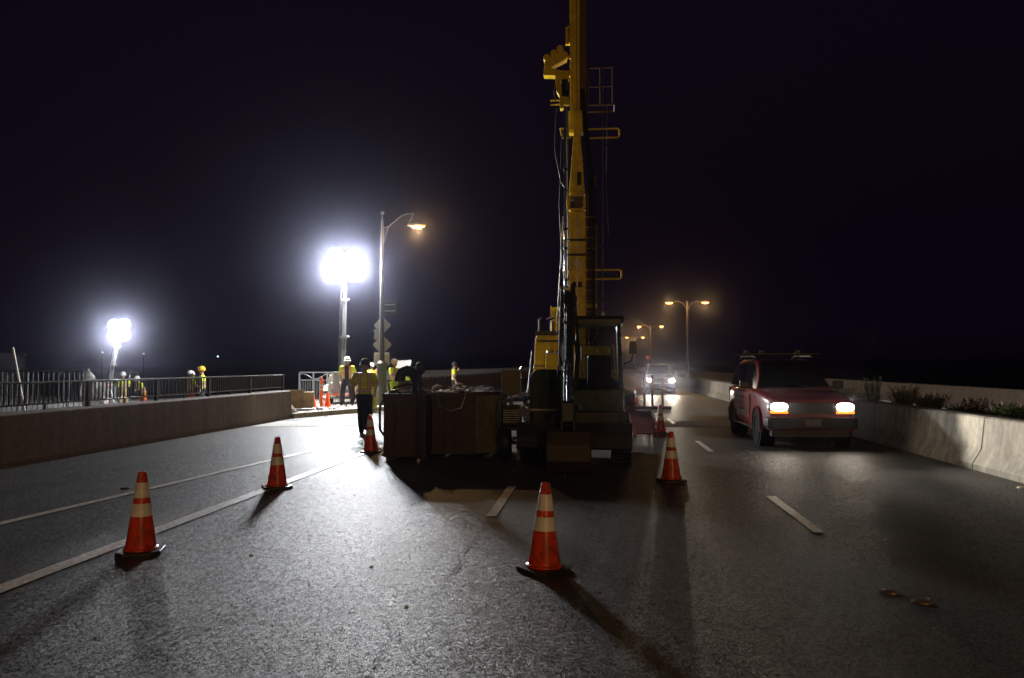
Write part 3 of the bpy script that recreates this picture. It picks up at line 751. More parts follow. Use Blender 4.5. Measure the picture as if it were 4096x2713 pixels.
    for s in (-.3, .3): MB().tube([(s * 1.1, -1.0, 1.215), (s * .3, -.95, 1.27), (s - .35 * (1 if s > 0 else -1), -.92, 1.3)], .012, 5).build('wiper', M_black, t)
    if full:
        rk = bpy.data.objects.new('roof_rack', None); COL.objects.link(rk); rk.parent = t; rk.location = (0, 0, .09)
        for s in (-1, 1): MB().tube([(s * .62, -.1, 1.74), (s * .64, 0, 1.8), (s * .64, 1.6, 1.8), (s * .62, 1.75, 1.74)], .022, 8).build('side_rail', M_blackp, rk, smooth=True)
        for y in (.12, 1.25):
            MB().bb(-.86, .86, y - .03, y + .03, 1.83, 1.865).build('crossbar', M_blackp, rk, bevel=.01)
            for s in (-.64, .64): MB().box((s, y, 1.825), (.08, .1, .06)).build('bar_foot', M_blackp, rk, bevel=.01)
        for s in (-.8, -.45, .35): MB().box((s, .12, 1.9), (.1, .14, .07)).build('ski_clamp', M_blackp, rk, bevel=.015)
    return t
P_red = mat('red_car_paint', (0.23, 0.011, 0.004), 0.35, var=.04, coat=.6)
P_silver = mat('silver_car_paint', (0.4, 0.38, 0.34), 0.3, metal=.4, var=.1, coat=.5)
suv('dark red suv with roof rack and headlights on, driving towards the viewer at right', (4.25, 18.3, 0), 0, P_red, lamp_w=900, spill=.006)
suv('pale far car with dazzling headlights coming down the right lane beyond the cones', (3.7, 47.5, 0), 0, P_silver, full=False, scale=.96, lamp_w=420, beam=(5, -4, 44, .9), spill=.6)
# tail lamp of a car far off
t = thing('far_car', 'tiny far car with a red tail lamp beside the excavator cab', 'car', (1.0, 92, 0))
MB().loft([rrect(0, y, a, b, w, .12, .05) for y, a, b, w in ((-2.1, .4, .95, .8), (-1.8, .3, 1.0, .86), (2, .3, 1.0, .86), (2.2, .45, .9, .8))]).build('body', P_silver, t, smooth=True)
MB().loft([rrect(0, y, a, b, w, .1, .1) for y, a, b, w in ((-1.5, .9, 1.05, .76), (-1.0, .9, 1.42, .7), (.6, .9, 1.42, .7), (1.2, .9, 1.05, .76))]).build('cabin', MATS['dark_car_glass'], t, smooth=True)
for s in (-1, 1):
    MB().box((s * .68, -2.13, .78), (.26, .05, .14)).build('tail_light', E_red, t)
    for y in (-1.3, 1.35): MB().cyl((s * .7, y, .32), (s * .88, y, .32), .32, n=16).build('wheel', M_black, t)

# ------------------------------------------------------------------ mini excavator facing the viewer
ex = thing('mini_excavator', 'dark green mini excavator facing the viewer with its boom folded up and bucket down', 'excavator', (-.365, 14.4, 0))
def stadium(y0, y1, z0, z1, n=8):
    r = (z1 - z0) / 2; c = (z0 + z1) / 2; P = []
    for i in range(n + 1): a = R(-90 + 180 * i / n); P.append((y1 - r + r * math.cos(a), c + r * math.sin(a)))
    for i in range(n + 1): a = R(90 + 180 * i / n); P.append((y0 + r + r * math.cos(a), c + r * math.sin(a)))
    return P
def track(parent, x0, x1, y0, y1, z1, m, pad=.09):
    inner = stadium(y0 + .03, y1 - .03, .03, z1 - .03)
    o = MB().prism(inner, x0 + .015, x1 - .015).build('track', m, parent)
    # grouser pads round the belt
    P = stadium(y0 + .015, y1 - .015, .015, z1 - .015, 12); L = [0]; Q = P + [P[0]]
    for a, b_ in zip(Q[:-1], Q[1:]): L.append(L[-1] + math.dist(a, b_))
    g = MB(); k = int(L[-1] / pad)
    for i in range(k):
        d = i * L[-1] / k
        j = max(q for q in range(len(L) - 1) if L[q] <= d); f = (d - L[j]) / max(1e-6, L[j + 1] - L[j])
        y = Q[j][0] + (Q[j + 1][0] - Q[j][0]) * f; z = Q[j][1] + (Q[j + 1][1] - Q[j][1]) * f
        an = math.atan2(Q[j + 1][1] - Q[j][1], Q[j + 1][0] - Q[j][0])
        g.box(((x0 + x1) / 2, y, z), (x1 - x0, pad * .55, .045), rx=an)
    gp = g.build('track_pads', m, parent); gp['kind'] = 'stuff'
    for i in range(5):
        y = y0 + .3 + (y1 - y0 - .6) * i / 4
        for xs in (x0 + .008, x1 - .008): MB().cyl((xs - .012, y, z1 * .42), (xs + .012, y, z1 * .42), z1 * .27, n=16).build('road_wheel', M_blackp, o)
    return o
for s in (-1, 1): track(ex, min(s * .62, s * .95), max(s * .62, s * .95), -1.15, 1.1, .56, M_black)
MB().bb(-.615, .615, -.55, .55, .26, .5).build('undercarriage', M_blackp, ex, bevel=.02)
MB().cyl((0, 0, .5), (0, 0, .66), .46, n=28).build('slew_ring', M_blackp, ex)
# dozer blade, raised
bl = MB(); bl.prism([(-1.72, .30), (-1.78, .34), (-1.70, .52), (-1.76, .74), (-1.72, .75), (-1.655, .52)], -.94, .94); blade = bl.build('dozer_blade', M_blackp, ex, bevel=.006)
for s in (-1, 1): MB().box((s * .35, -1.2, .42), (.12, 1.0, .13), rx=R(-4)).build('blade_arm', M_blackp, ex, bevel=.01)
# upper structure
pl = MB(); pts = [(-.86, -.62), (-.74, -.72), (.74, -.72), (.88, -.62), (.9, .6), (.7, .95), (0, 1.08), (-.7, .95), (-.88, .6)]
n = len(pts); pl.add([(x, y, .66) for x, y in pts] + [(x, y, .86) for x, y in pts], [tuple(range(n - 1, -1, -1)), tuple(range(n, 2 * n))] + [(i, (i + 1) % n, n + (i + 1) % n, n + i) for i in range(n)])
MB_pl = pl.build('platform', M_blackp, ex, bevel=.02)
# rounded hood beside the boom
hp = [(-.82, .862), (-.82, 1.42), (-.79, 1.52), (-.72, 1.585), (-.62, 1.6), (-.27, 1.6), (-.26, .862)]
hood = MB().prism_y(hp, -.6, .62).build('hood', M_grn, ex, bevel=.025, seg=3)
MB().bb(-.72, -.36, -.612, -.6005, .9, 1.0).build('hood_vent', M_blackp, hood)
for k in range(5): MB().bb(-.70, -.38, -.622, -.6125, .91 + k * .018, .918 + k * .018).build('vent_slat', M_grn, hood)
MB().tube([(-.75, -.55, 1.6), (-.75, -.55, 1.66), (-.55, -.55, 1.66), (-.55, -.55, 1.6)], .012, 6).build('grab_rail', M_steel, hood)
MB().bb(-.87, -.2, -.66, -.602, .865, .9).build('step_plate', M_steel, hood)
rear = MB().prism_y([(-.82, .862), (-.82, 1.3), (-.7, 1.42), (.7, 1.42), (.86, 1.3), (.86, .862)], .63, 1.05).build('counterweight', M_grn, ex, bevel=.04)
# cab
cx0, cx1, cy0, cy1 = -.06, .86, -.62, .6
cab = bpy.data.objects.new('cab', None); COL.objects.link(cab); cab.parent = ex
def post(p, q, r=.03, m=M_grn): return MB().tube([p, q], r, 8).build('pillar', m, cab)
zf, zr = .862, 2.42
for x, y, xt, yt in ((cx0 + .04, cy0 + .04, cx0 + .1, cy0 + .14), (cx1 - .04, cy0 + .04, cx1 - .1, cy0 + .14), (cx0 + .04, cy1 - .04, cx0 + .08, cy1 - .06), (cx1 - .04, cy1 - .04, cx1 - .08, cy1 - .06)):
    post((x, y, zf), (xt, yt, zr), .034)
MB().loft([rrect((cx0 + cx1) / 2, y, zr - .01, zr + h, w, .03) for y, h, w in ((cy0 - .1, .06, .4), (cy0 + .02, .13, .46), (cy1 - .1, .14, .46), (cy1, .1, .44))]).build('roof', M_blackp, cab, smooth=True)
GL = glass('cab_glass', (.55, .6, .6))
MB().bb(cx0 + .09, cx1 - .09, cy0 + .05, cy0 + .056, 1.25, 2.38).build('front_pane', GL, cab)
MB().bb(cx1 - .07, cx1 - .064, cy0 + .14, cy1 - .1, 1.3, 2.38).build('side_pane', GL, cab)
MB().bb(cx0 + .07, cx0 + .076, cy0 + .14, cy1 - .1, 1.3, 2.38).build('side_pane', GL, cab)
MB().bb(cx0 + .02, cx1 - .02, cy0 + .0, cy0 + .04, zf, 1.24).build('front_panel', M_grn, cab, bevel=.01)
MB().bb(cx1 - .04, cx1, cy0 + .06, cy1, zf, 1.28).build('door', M_grn, cab, bevel=.01)
MB().bb(cx1 + .001, cx1 + .02, cy0 + .15, cy0 + .22, 1.1, 1.2).build('door_handle', M_blackp, cab)
seat = MB().box((.42, .15, 1.2), (.48, .45, .14)).build('seat', M_blackp, cab, bevel=.04)
MB().box((.42, .38, 1.55), (.46, .12, .62), rx=R(-8)).build('seat_back', M_blackp, cab, bevel=.05)
for s in (.22, .62): MB().tube([(s, -.25, .95), (s, -.28, 1.3), (s, -.22, 1.42)], .014, 6).build('lever', M_chrome, cab)
for x in (.12, .7): MB().tube([(x, cy0 + .08, 1.5), (x, cy0 + .03, 1.55), (x - .03, cy0 + .03, 2.0), (x - .03, cy0 + .09, 2.05)], .014, 6).build('grab_bar', M_steel, cab)
MB().tube([(.15, cy0 + .06, 2.2), (.45, cy0 + .02, 1.9), (.7, cy0 + .05, 1.75)], .008, 5).build('wiper', M_black, cab)
MB().tube([(cx1, cy0 + .1, 1.7), (cx1 + .12, cy0 - .05, 1.75), (cx1 + .14, cy0 - .08, 1.9)], .012, 6).build('mirror_arm', M_black, cab)
MB().box((cx1 + .14, cy0 - .1, 1.98), (.13, .04, .22)).build('mirror', M_blackp, cab, bevel=.015)
# boom, arm, bucket (plane x = -.13)
BX = -.13
MB().prism([(-.62, .68), (-1.02, .72), (-1.02, 1.0), (-.62, 1.02)], BX - .14, BX + .14).build('swing_post', M_grn, ex, bevel=.02)
boom = MB().prism([(-.8, .92), (-1.0, .92), (-.93, 1.6), (-.98, 2.1), (-1.12, 2.6), (-1.28, 2.84), (-1.42, 2.86), (-1.45, 2.74), (-1.22, 2.45), (-1.2, 2.1), (-1.14, 1.75), (-1.12, 1.55), (-.78, 1.5)], BX - .085, BX + .085).build('boom', M_grn, ex, bevel=.012)
arm = MB().prism([(-1.3, 2.92), (-1.52, 2.9), (-1.64, 2.55), (-1.98, 1.3), (-2.18, .72), (-2.05, .66), (-1.8, 1.25), (-1.44, 2.35), (-1.28, 2.66)], BX - .075 + .05, BX + .075 + .05).build('arm', M_grn, ex, bevel=.012)
for x, z in ((BX - .13, 2.78), (BX - .13, .95)): MB().cyl((x, -1.4 if z > 2 else -.9, z), (x + .31, -1.4 if z > 2 else -.9, z), .05, n=14).build('pivot_pin', M_chrome, boom)
def ram(p, q, r, f=.58, dx=0.0):
    p = Vector(p); q = Vector(q); p.x += dx; q.x += dx; m_ = p.lerp(q, f)
    c = MB().cyl(p, m_, r, n=14).build('hydraulic_ram', M_grn, ex, smooth=True)
    MB().cyl(m_, q, r * .55, n=12).build('piston_rod', M_chrome, c, smooth=True)
    MB().cyl(m_ - (q - p).normalized() * .05, m_ + (q - p).normalized() * .02, r * 1.15, n=14).build('gland', M_chrome, c)
ram((BX - .12, -1.06, .88), (BX - .12, -1.22, 2.2), .05)
ram((BX + .0, -1.0, 2.25), (BX + .0, -1.44, 3.0), .045, .65)
ram((BX + .05, -1.66, 2.62), (BX + .05, -2.22, 1.1), .045, .6)
MB().prism([(-2.2, 1.12), (-2.26, 1.08), (-2.3, .8), (-2.24, .76)], BX - .03, BX + .13).build('bucket_link', M_blackp, ex)
for k, dx in enumerate((-.1, -.075, .115, .14, .165)):
    MB().tube([(BX + dx, -1.0, 1.1 + .05 * k), (BX + dx * 1.3, -1.25, 1.9), (BX + dx, -1.36, 2.6), (BX + dx * .8, -1.5, 2.98 + .02 * k), (BX + dx * .8, -1.68, 2.7), (BX + dx * .9, -1.85, 2.0)], .012, 6).build('hydraulic_hose', M_black, ex, smooth=True)
for z, y in ((2.95, -1.42), (2.6, -1.56), (2.4, -1.62)): MB().box((BX + .02, y, z), (.26, .1, .05)).build('hose_clamp', M_steel, ex, bevel=.008)
bk = MB()
prof = [(-2.0, .66), (-2.32, .64), (-2.42, .45), (-2.44, .2), (-2.36, .03), (-2.2, .0), (-1.98, .02)]
ins = [(-2.02, .62), (-2.3, .6), (-2.385, .43), (-2.4, .21), (-2.33, .06), (-2.2, .03), (-1.99, .045)]
k = len(prof); shell = prof + ins[::-1]
bk.prism(shell, -.39, .27)
bk.prism(prof, -.405, -.3902); bk.prism(prof, .2702, .285)
bucket = bk.build('bucket', mat('bucket_steel', (.022, .015, .01), .55, var=.4, scale=5, dirt=(.04, .018, .008), dscale=3, damt=.8, bump=.3), ex, bevel=.006)
for i in range(5): MB().box((-.35 + i * .145, -1.92, .03), (.06, .16, .04)).build('tooth', M_steel, bucket)
MB().bb(BX - .06, BX - .035, -2.28, -2.02, .66, .82).build('bucket_ear', M_rust, bucket); MB().bb(BX + .135, BX + .16, -2.28, -2.02, .66, .82).build('bucket_ear', M_rust, bucket)

# ------------------------------------------------------------------ yellow drill rig
rg = thing('drill_rig', 'tall yellow drill rig with high mast rising behind the excavator', 'drill rig', (0, 22.0, 0))
for s in (-1, 1): track(rg, -.5 + min(s * 1.0, s * 1.6), -.5 + max(s * 1.0, s * 1.6), .2, 4.6, .85, M_black, pad=.2)
MB().bb(-1.48, .48, 1.2, 3.4, .4, .95).build('undercarriage', M_blackp, rg, bevel=.02)
MB().cyl((-.5, 2.4, .95), (-.5, 2.4, 1.15), .8, n=32).build('slew_ring', M_blackp, rg)
up = MB().bb(-1.75, .75, .9, 4.9, 1.15, 1.5).build('platform', M_yel, rg, bevel=.02)
house = MB().prism_y([(-1.82, 1.505), (-1.78, 2.45), (-1.72, 2.56), (-.92, 2.56), (-.92, 1.505)], .7, 4.6).build('engine_house', M_yel, rg, bevel=.02)
MB().bb(-1.70, -1.0, .688, .6985, 1.75, 2.32).build('access_door', M_yel, house, bevel=.006)
MB().bb(-1.72, -.96, .68, .6985, 2.36, 2.41).build('door_trim', M_blackp, house)
MB().bb(-1.45, -.9, .3, .6, 1.505, 2.0).build('battery_box', M_yel, house, bevel=.01)
MB().bb(-1.47, -.88, .28, .62, 2.001, 2.04).build('box_lid', M_white, house)
for i in range(4): MB().cyl((-1.4 + i * .14, .42, 2.04), (-1.4 + i * .14, .42, 2.1 + .03 * (i % 2)), .025).build('valve', M_chrome, house)
MB().bb(-1.8, -.9, .66, 4.5, 2.561, 2.68).build('roof_edge', M_blackp, house)
MB().cyl((-1.2, .95, 2.66), (-1.2, .95, 3.02), .07, n=14).build('exhaust_stack', mat('red_oxide', (.3, .03, .02), .5), house)
MB().cyl((-1.32, .95, 2.66), (-1.32, .95, 3.0), .035, n=10).build('air_intake', M_chrome, house)
MB().tube([(-1.68, .8, 2.66), (-1.68, .8, 3.02), (-1.6, .8, 3.06)], .022, 6).build('handrail', M_steel, house)
MB().tube([(-1.45, .7, 3.02), (-1.35, .7, 3.08), (-1.2, .7, 3.1)], .03, 8).build('work_lamp', M_steel, house)
wn_ = MB().cyl((-1.3, .5, 3.22), (-.85, .5, 3.22), .14, n=16).build('winch_drum', M_yel, rg, bevel=.01)
for x in (-1.32, -1.1, -.86): MB().cyl((x, .5, 3.22), (x + .03, .5, 3.22), .19, n=18).build('drum_flange', M_cream, wn_)
MB().bb(-1.2, -.8, .45, .55, 2.69, 3.1).build('winch_bracket', M_yel, wn_)
# mast: lower box with open frame front, side channel, octagon collar, tapered A section, upper box
def bx(name, x0, x1, y0, y1, z0, z1, m=M_yel, p=None, bev=.01): return MB().bb(x0, x1, y0, y1, z0, z1).build(name, m, p or rg, bevel=bev)
low = bx('lower_mast', -.74, -.30, 0, .5, 1.2, 6.05)
for x in (-.76, -.325): bx('corner_angle', x, x + .04, -.03, -.002, 1.6, 6.05, M_yel, low, .004)
bx('guide_rail', -.545, -.515, -.04, -.002, 2.2, 6.0, M_steel, low, .004)
for z in (2.6, 3.05, 3.42, 3.78, 4.1): bx('rung_plate', -.72, -.33, -.022, -.0025, z, z + .1, M_yel, low, .004)
for z in (5.2, 4.78): bx('clamp_band', -.84, -.28, -.065, -.0405, z, z + .06, M_black, low, .004)
MB().cyl((-.9, -.05, 3.0), (-.9, -.05, 3.6), .11, n=14).build('swivel_housing', M_blackp, low)
bx('slot', -.66, -.4, -.019, -.0022, 3.86, 4.04, M_black, low, 0)
side = bx('side_channel', -.28, .05, .1, .5, 1.2, 5.7, mat('brown_primer', (.16, .09, .045), .6, dirt=(.06, .04, .02)))
for z in (1.9, 2.7, 3.3): bx('stiffener', -.26, .03, .05, .0975, z, z + .12, M_yel, side, .004)
MB().prism_y([(-.25, 5.71), (-.25, 6.6), (-.12, 7.1), (.0, 7.1), (.02, 6.9), (-.08, 6.5), (-.02, 5.71)], .15, .4).build('side_strut', MATS['brown_primer'], rg, bevel=.01)
oc = MB(); O = [(-.80, 6.15), (-.72, 6.06), (-.36, 6.06), (-.28, 6.15), (-.28, 6.42), (-.36, 6.52), (-.72, 6.52), (-.80, 6.42)]
oi = [(-.74, 6.18), (-.69, 6.12), (-.39, 6.12), (-.34, 6.18), (-.34, 6.4), (-.39, 6.46), (-.69, 6.46), (-.74, 6.4)]
vs = [(x, -.12, z) for x, z in O] + [(x, -.12, z) for x, z in oi] + [(x, .5, z) for x, z in O] + [(x, .5, z) for x, z in oi]
fs = []
for i in range(8):
    j = (i + 1) % 8; fs += [(i, j, 8 + j, 8 + i), (16 + i, 24 + i, 24 + j, 16 + j), (i, 16 + i, 16 + j, j), (8 + i, 8 + j, 24 + j, 24 + i)]
col = oc.add(vs, fs).build('octagon_collar', M_yel, rg)
MB().tube([(-.7, -.05, 6.44), (-.66, -.05, 6.16)], .025, 8).build('collar_pin', M_chrome, col)
bx('collar_core', -.62, -.36, 0.02, .4, 6.0, 6.6, MATS['brown_primer'], col, 0)
af = MB(); af.add([(-.76, 0, 6.55), (-.3, 0, 6.55), (-.44, 0, 8.5), (-.60, 0, 8.5), (-.76, .45, 6.55), (-.3, .45, 6.55), (-.44, .45, 8.5), (-.60, .45, 8.5)],
    [(0, 1, 2, 3), (7, 6, 5, 4), (0, 4, 5, 1), (1, 5, 6, 2), (2, 6, 7, 3), (3, 7, 4, 0)]); afr = af.build('tapered_frame', M_yel, rg, bevel=.01)
for z, w in ((6.62, .22), (7.36, .175), (7.55, .165)): bx('cross_plate', -.52 - w, -.52 + w, -.03, -.002, z, z + .045, M_yel, afr, .004)
bx('frame_window', -.52, -.4, -.012, -.0022, 6.8, 7.18, M_black, afr, 0)
bx('mast_step', -.76, -.36, .12, .44, 8.35, 9.0, M_yel)
um = bx('upper_mast', -.72, -.44, .1, .44, 9.0, 14.8, M_yel)
bx('upper_side_channel', -.435, -.25, .2, .44, 8.4, 14.8, MATS['brown_primer'])
bx('mast_edge', -.535, -.515, .07, .0985, 9.0, 14.8, M_steel, um, 0)
bx('gusset', -.78, -.722, .15, .4, 11.0, 11.5, M_yel, um)
# kelly / drill pipe with sheen, left of the mast
kp = MB().cyl((-.86, -.1, 3.55), (-.86, -.1, 9.05), .042, n=14).build('drill_pipe', M_chrome, rg, smooth=True)
for z in (3.6, 4.05, 4.95, 5.5, 7.2): MB().cyl((-.86, -.1, z), (-.86, -.1, z + .07), .058, n=14).build('pipe_coupling', M_blackp, kp)
MB().cyl((-.78, -.08, 3.4), (-.78, -.08, 9.0), .02, n=8).build('hydraulic_line', M_black, rg)
# tube guard rails at two heights
for z, xl, xr in ((8.33, -1.0, .68), (4.28, -.93, .72)):
    MB().tube([(-.7, -.05, z + .1), (xl, -.05, z + .1), (xl + .06, -.05, z - .17), (-.68, -.05, z - .17)], .03, 8).build('guard_rail', M_yel, rg)
    MB().tube([(-.3, .1, z + .1), (xr - .06, .1, z + .1), (xr, .1, z + .06), (xr, .1, z - .12), (xr - .06, .1, z - .16), (-.3, .1, z - .16)], .028, 8).build('guard_rail', M_yel, rg)
# rotary head and sheave bracket up the mast
hb = MB(); hb.prism_y([(-1.48, 10.0), (-1.44, 10.42), (-.92, 10.72), (-.78, 10.62), (-.82, 10.45), (-1.3, 10.22), (-.98, 10.12), (-.72, 10.1), (-.72, 10.0), (-1.0, 9.96)], -.05, .25)
hbo = hb.build('sheave_bracket', M_yel, rg, bevel=.01)
for x, z in ((-1.38, 10.5), (-1.18, 10.62), (-1.0, 10.74)): MB().cyl((x, -.08, z), (x, .28, z), .1, n=18).build('sheave', M_yel, hbo)
MB().tube([(-.8, .1, 10.58), (-.66, .1, 10.5)], .04, 8).build('bracket_tie', M_yel, hbo)
rh = MB(); rh.prism_y([(-1.14, 9.95), (-.74, 9.98), (-.74, 9.82), (-.98, 9.8), (-.96, 9.35), (-.82, 9.3), (-.74, 9.3), (-.74, 9.12), (-.9, 9.1), (-.92, 8.98), (-1.0, 8.98), (-1.02, 9.35), (-1.1, 9.5)], -.18, .1)
rho = rh.build('rotary_head', M_yel, rg, bevel=.012)
MB().cyl((-.86, -.08, 9.32), (-.86, -.08, 9.84), .1, n=16).build('motor', M_blackp, rho)
MB().cyl((-.8, -.14, 9.5), (-.8, -.14, 9.85), .03).build('motor_rod', M_chrome, rho)
for z in (9.12, 9.24): MB().tube([(-.98, -.08, z), (-1.28, -.08, z)], .022, 6).build('hook_arm', M_yel, rho)
MB().tube([(-1.1, -.1, 9.85), (-1.18, -.12, 9.5), (-1.12, -.1, 9.2)], .014, 6).build('hose', M_black, rho)
MB().box((-.8, .2, 11.2), (.1, .1, .5)).build('limit_switch', M_yel, um)
# rear work platform, faint on the right of the upper mast
rp = MB().tube([(-.24, .36, 9.22), (.55, .36, 9.22), (.55, 1.0, 9.22), (-.24, 1.0, 9.22)], .03, 6).build('crow_platform', MATS['brown_primer'], rg)
for x in (-.2, .15, .5): MB().cyl((x, .36, 9.24), (x, .36, 10.3), .022, n=8).build('platform_post', MATS['brown_primer'], rp)
for z in (9.75, 10.3): MB().tube([(-.22, .36, z), (.53, .36, z)], .02, 6).build('platform_rail', MATS['brown_primer'], rp)
# hoist rope with ferrules, and slack stay lines on both sides
rope = MB().tube([(.22, -.05, 10.2), (.21, -.05, 7), (.19, -.05, 3.2)], .013, 6).build('hoist_rope', M_steel, rg)
for z in (6.3, 5.7, 5.0, 4.2, 3.5): MB().cyl((.2, -.05, z), (.2, -.05, z + .05), .028, n=8).build('ferrule', M_chrome, rope)
MB().box((.19, -.05, 3.12), (.07, .07, .14)).build('rope_socket', M_chrome, rope)
MB().tube([(.19, -.05, 3.1), (.02, -.05, 2.6), (-.1, -.05, 2.3)], .012, 6).build('stay_line', M_steel, rg)
MB().tube([(-.92, -.1, 5.9), (-1.02, -.1, 4.2), (-1.1, -.1, 3.0), (-1.1, -.1, 2.6)], .014, 6).build('stay_line', M_steel, rg)
MB().tube([(.34, 0, 9.1), (.3, 0, 6.8), (.36, 0, 5.4)], .01, 6).build('slack_line', M_steel, rg)
for k in range(5):
    xo = -.2 + .045 * k
    MB().tube([(xo, .06, 2.0), (xo + .02 * math.sin(k), .04, 3.4), (xo - .01, .06, 5.0), (xo + .03, .05, 6.4), (xo * .6 - .2, .05, 8.4), (-.4 + .02 * k, .06, 9.6)], .016, 6).build('hose', M_black, rg, smooth=True)
for k in range(26):
    z = 1.7 + k * .3
    if z < 6.0: MB().tube([(-.27, .06, z), (-.02, .06, z)], .011, 5).build('ladder_rung', M_yel, side)
for z in (2.45, 3.0, 3.7, 4.45, 5.05, 5.6):
    for x in (-.7, -.345): MB().cyl((x, -.045, z), (x, -.0305, z), .018, n=6).build('bolt_head', M_steel, low)
MB().tube([(-1.1, -.12, 9.0), (-1.15, -.15, 7.8), (-.98, -.15, 6.9), (-.8, -.12, 6.6)], .02, 6).build('hose', M_black, rg, smooth=True)
MB().tube([(-.95, -.12, 8.2), (-1.02, -.2, 6.2), (-.95, -.2, 4.6), (-.85, -.12, 3.9)], .018, 6).build('hose', M_black, rg, smooth=True)
bx('data_plate', -.62, -.42, -.028, -.0225, 4.5, 4.62, M_white, low, 0)
cb = bx('cross_beam', -.48, .42, -.6, -.3, 1.95, 2.2, M_yel); 
for x in (.0, .3): bx('beam_lug', x, x + .08, -.63, -.6005, 2.02, 2.14, M_steel, cb, .004)
bx('boom_foot', -.7, -.3, -.25, -.002, 1.2, 2.5, M_yel)
MB().cyl((-.2, -.1, 1.9), (-.2, -.1, 3.0), .05).build('hydraulic_ram', M_chrome, rg)
MB().cyl((.62, -.2, 1.5), (.62, -.2, 2.7), .06).build('hydraulic_ram', M_yel, rg)

# ------------------------------------------------------------------ steel bins with hoses
b1 = thing('steel_bin', 'rusty open steel sludge bin, left of the two, with a fat black hose', 'steel bin', (-3.34, 14.2, 0), 0, 'steel sludge bins')
def bin_box(t, pts, z0, z1, m, wall=.04):
    n = len(pts); c = (sum(p[0] for p in pts) / n, sum(p[1] for p in pts) / n)
    q = [(c[0] + (x - c[0]) * .95, c[1] + (y - c[1]) * .95) for x, y in pts]
    b = MB()
    v = [(x, y, z0) for x, y in pts] + [(x, y, z1) for x, y in pts] + [(x, y, z1) for x, y in q] + [(x, y, z0 + .1) for x, y in q]
    f = [tuple(range(n - 1, -1, -1))]
    for i in range(n):
        j = (i + 1) % n; f += [(i, j, n + j, n + i), (n + i, n + j, 2 * n + j, 2 * n + i), (2 * n + i, 2 * n + j, 3 * n + j, 3 * n + i)]
    f.append(tuple(range(3 * n, 4 * n)))
    return b.add(v, f).build('bin_shell', m, t)
bin_box(b1, [(-.39, -.82), (.36, -.80), (.38, .75), (-.39, .75)], .06, 1.17, M_rust)
for x in (-.3, .28): MB().bb(x - .05, x + .05, -.8, .7, 0, .0598).build('skid', M_rust, b1)
MB().bb(-.41, .38, -.85, -.822, 1.1, 1.17).build('rim_bar', M_rust, b1); MB().bb(-.41, .38, -.845, -.8225, .08, .13).build('rim_bar', M_rust, b1)
for x in (-.2, .15): MB().bb(x - .02, x + .02, -.842, -.8222, .131, 1.099).build('stiffener', M_rust, b1)
arc = [(-.24, -.3, 1.38), (-.235, -.3, 1.46), (-.19, -.3, 1.545), (-.1, -.3, 1.575), (-.0, -.3, 1.54), (.06, -.3, 1.45), (.09, -.3, 1.32), (.1, -.3, 1.15), (.1, -.3, .5)]
MB().tube(arc, .098, 14).build('suction_hose', M_black, b1, smooth=True)
MB().tube(arc[:2], .104, 14).build('hose_cuff', M_blackp, b1, smooth=True)
MB().lathe([(.13, 0), (.13, .05)], c=(.1, -.3, 1.19), n=16).build('hose_flange', M_blackp, b1)
MB().tube([(-.42, -.5, .35), (-.56, -.45, .5), (-.58, -.4, .9), (-.48, -.35, 1.15), (-.3, -.3, 1.22), (-.2, -.25, 1.1)], .024, 8).build('hose', M_black, b1, smooth=True)
MB().tube([(-.42, -.2, .6), (-.5, -.2, .75), (-.5, -.2, 1.1), (-.36, -.2, 1.26), (-.1, -.2, 1.33), (.05, -.2, 1.28)], .02, 8).build('hose', M_black, b1, smooth=True)
MB().lathe([(.0, 1.1), (.09, 1.13), (.1, 1.18), (.05, 1.23), (0, 1.24)], c=(-.28, -.55, 0), n=14).build('filler_cap', M_blackp, b1)
wand = thing('suction_wand', 'upright dark pipe with a bulbous head leaning on the bins', 'pipe', (-3.08, 13.28, 0))
MB().tube([(0, 0, 0), (.0, .02, .9), (.02, .05, 1.6)], .028, 10).build('pipe', M_black, wand, smooth=True)
MB().lathe([(.03, 1.5), (.075, 1.55), (.095, 1.63), (.08, 1.7), (.03, 1.735)], c=(.02, .05, 0), n=14).build('head', M_black, wand, smooth=True)
MB().lathe([(.05, .0), (.05, .05)], n=12).build('foot', M_steel, wand)

b2 = thing('steel_bin', 'wide rusty steel sludge bin, right of the two, with a pale chamfered corner panel', 'steel bin', (-2.38, 14.4, 0), 0, 'steel sludge bins')
bin_box(b2, [(-.55, -.72), (.22, -.75), (.63, -.48), (.63, .85), (-.55, .85)], .1, 1.18, M_rust)
cpv = [Vector((.235, -.752, .12)), Vector((.625, -.495, .12)), Vector((.625, -.495, 1.13)), Vector((.235, -.752, 1.13))]
nn = (cpv[1] - cpv[0]).cross(cpv[3] - cpv[0]).normalized() * .012
MB().add([v + nn for v in cpv] + [v + nn * .1 for v in cpv], [(0, 1, 2, 3), (7, 6, 5, 4), (0, 4, 5, 1), (1, 5, 6, 2), (2, 6, 7, 3), (3, 7, 4, 0)]).build('corner_panel', M_binr, b2)
for x in (-.4, .4): MB().bb(x - .05, x + .05, -.45, .8, 0, .0998).build('skid', M_rust, b2)
MB().bb(-.56, .21, -.775, -.752, 1.1, 1.18).build('rim_bar', M_rust, b2)
for x in (-.35, -.08): MB().bb(x - .025, x + .025, -.79, -.7525, .16, 1.09).build('stiffener', M_rust, b2)
MB().bb(-.56, .2, -.785, -.7528, .1, .15).build('rim_bar', M_rust, b2)
for x in (-.45, .1): MB().tube([(x - .05, -.78, 1.18), (x - .04, -.79, 1.27), (x + .04, -.79, 1.27), (x + .05, -.78, 1.18)], .012, 6).build('lifting_lug', M_steel, b2)
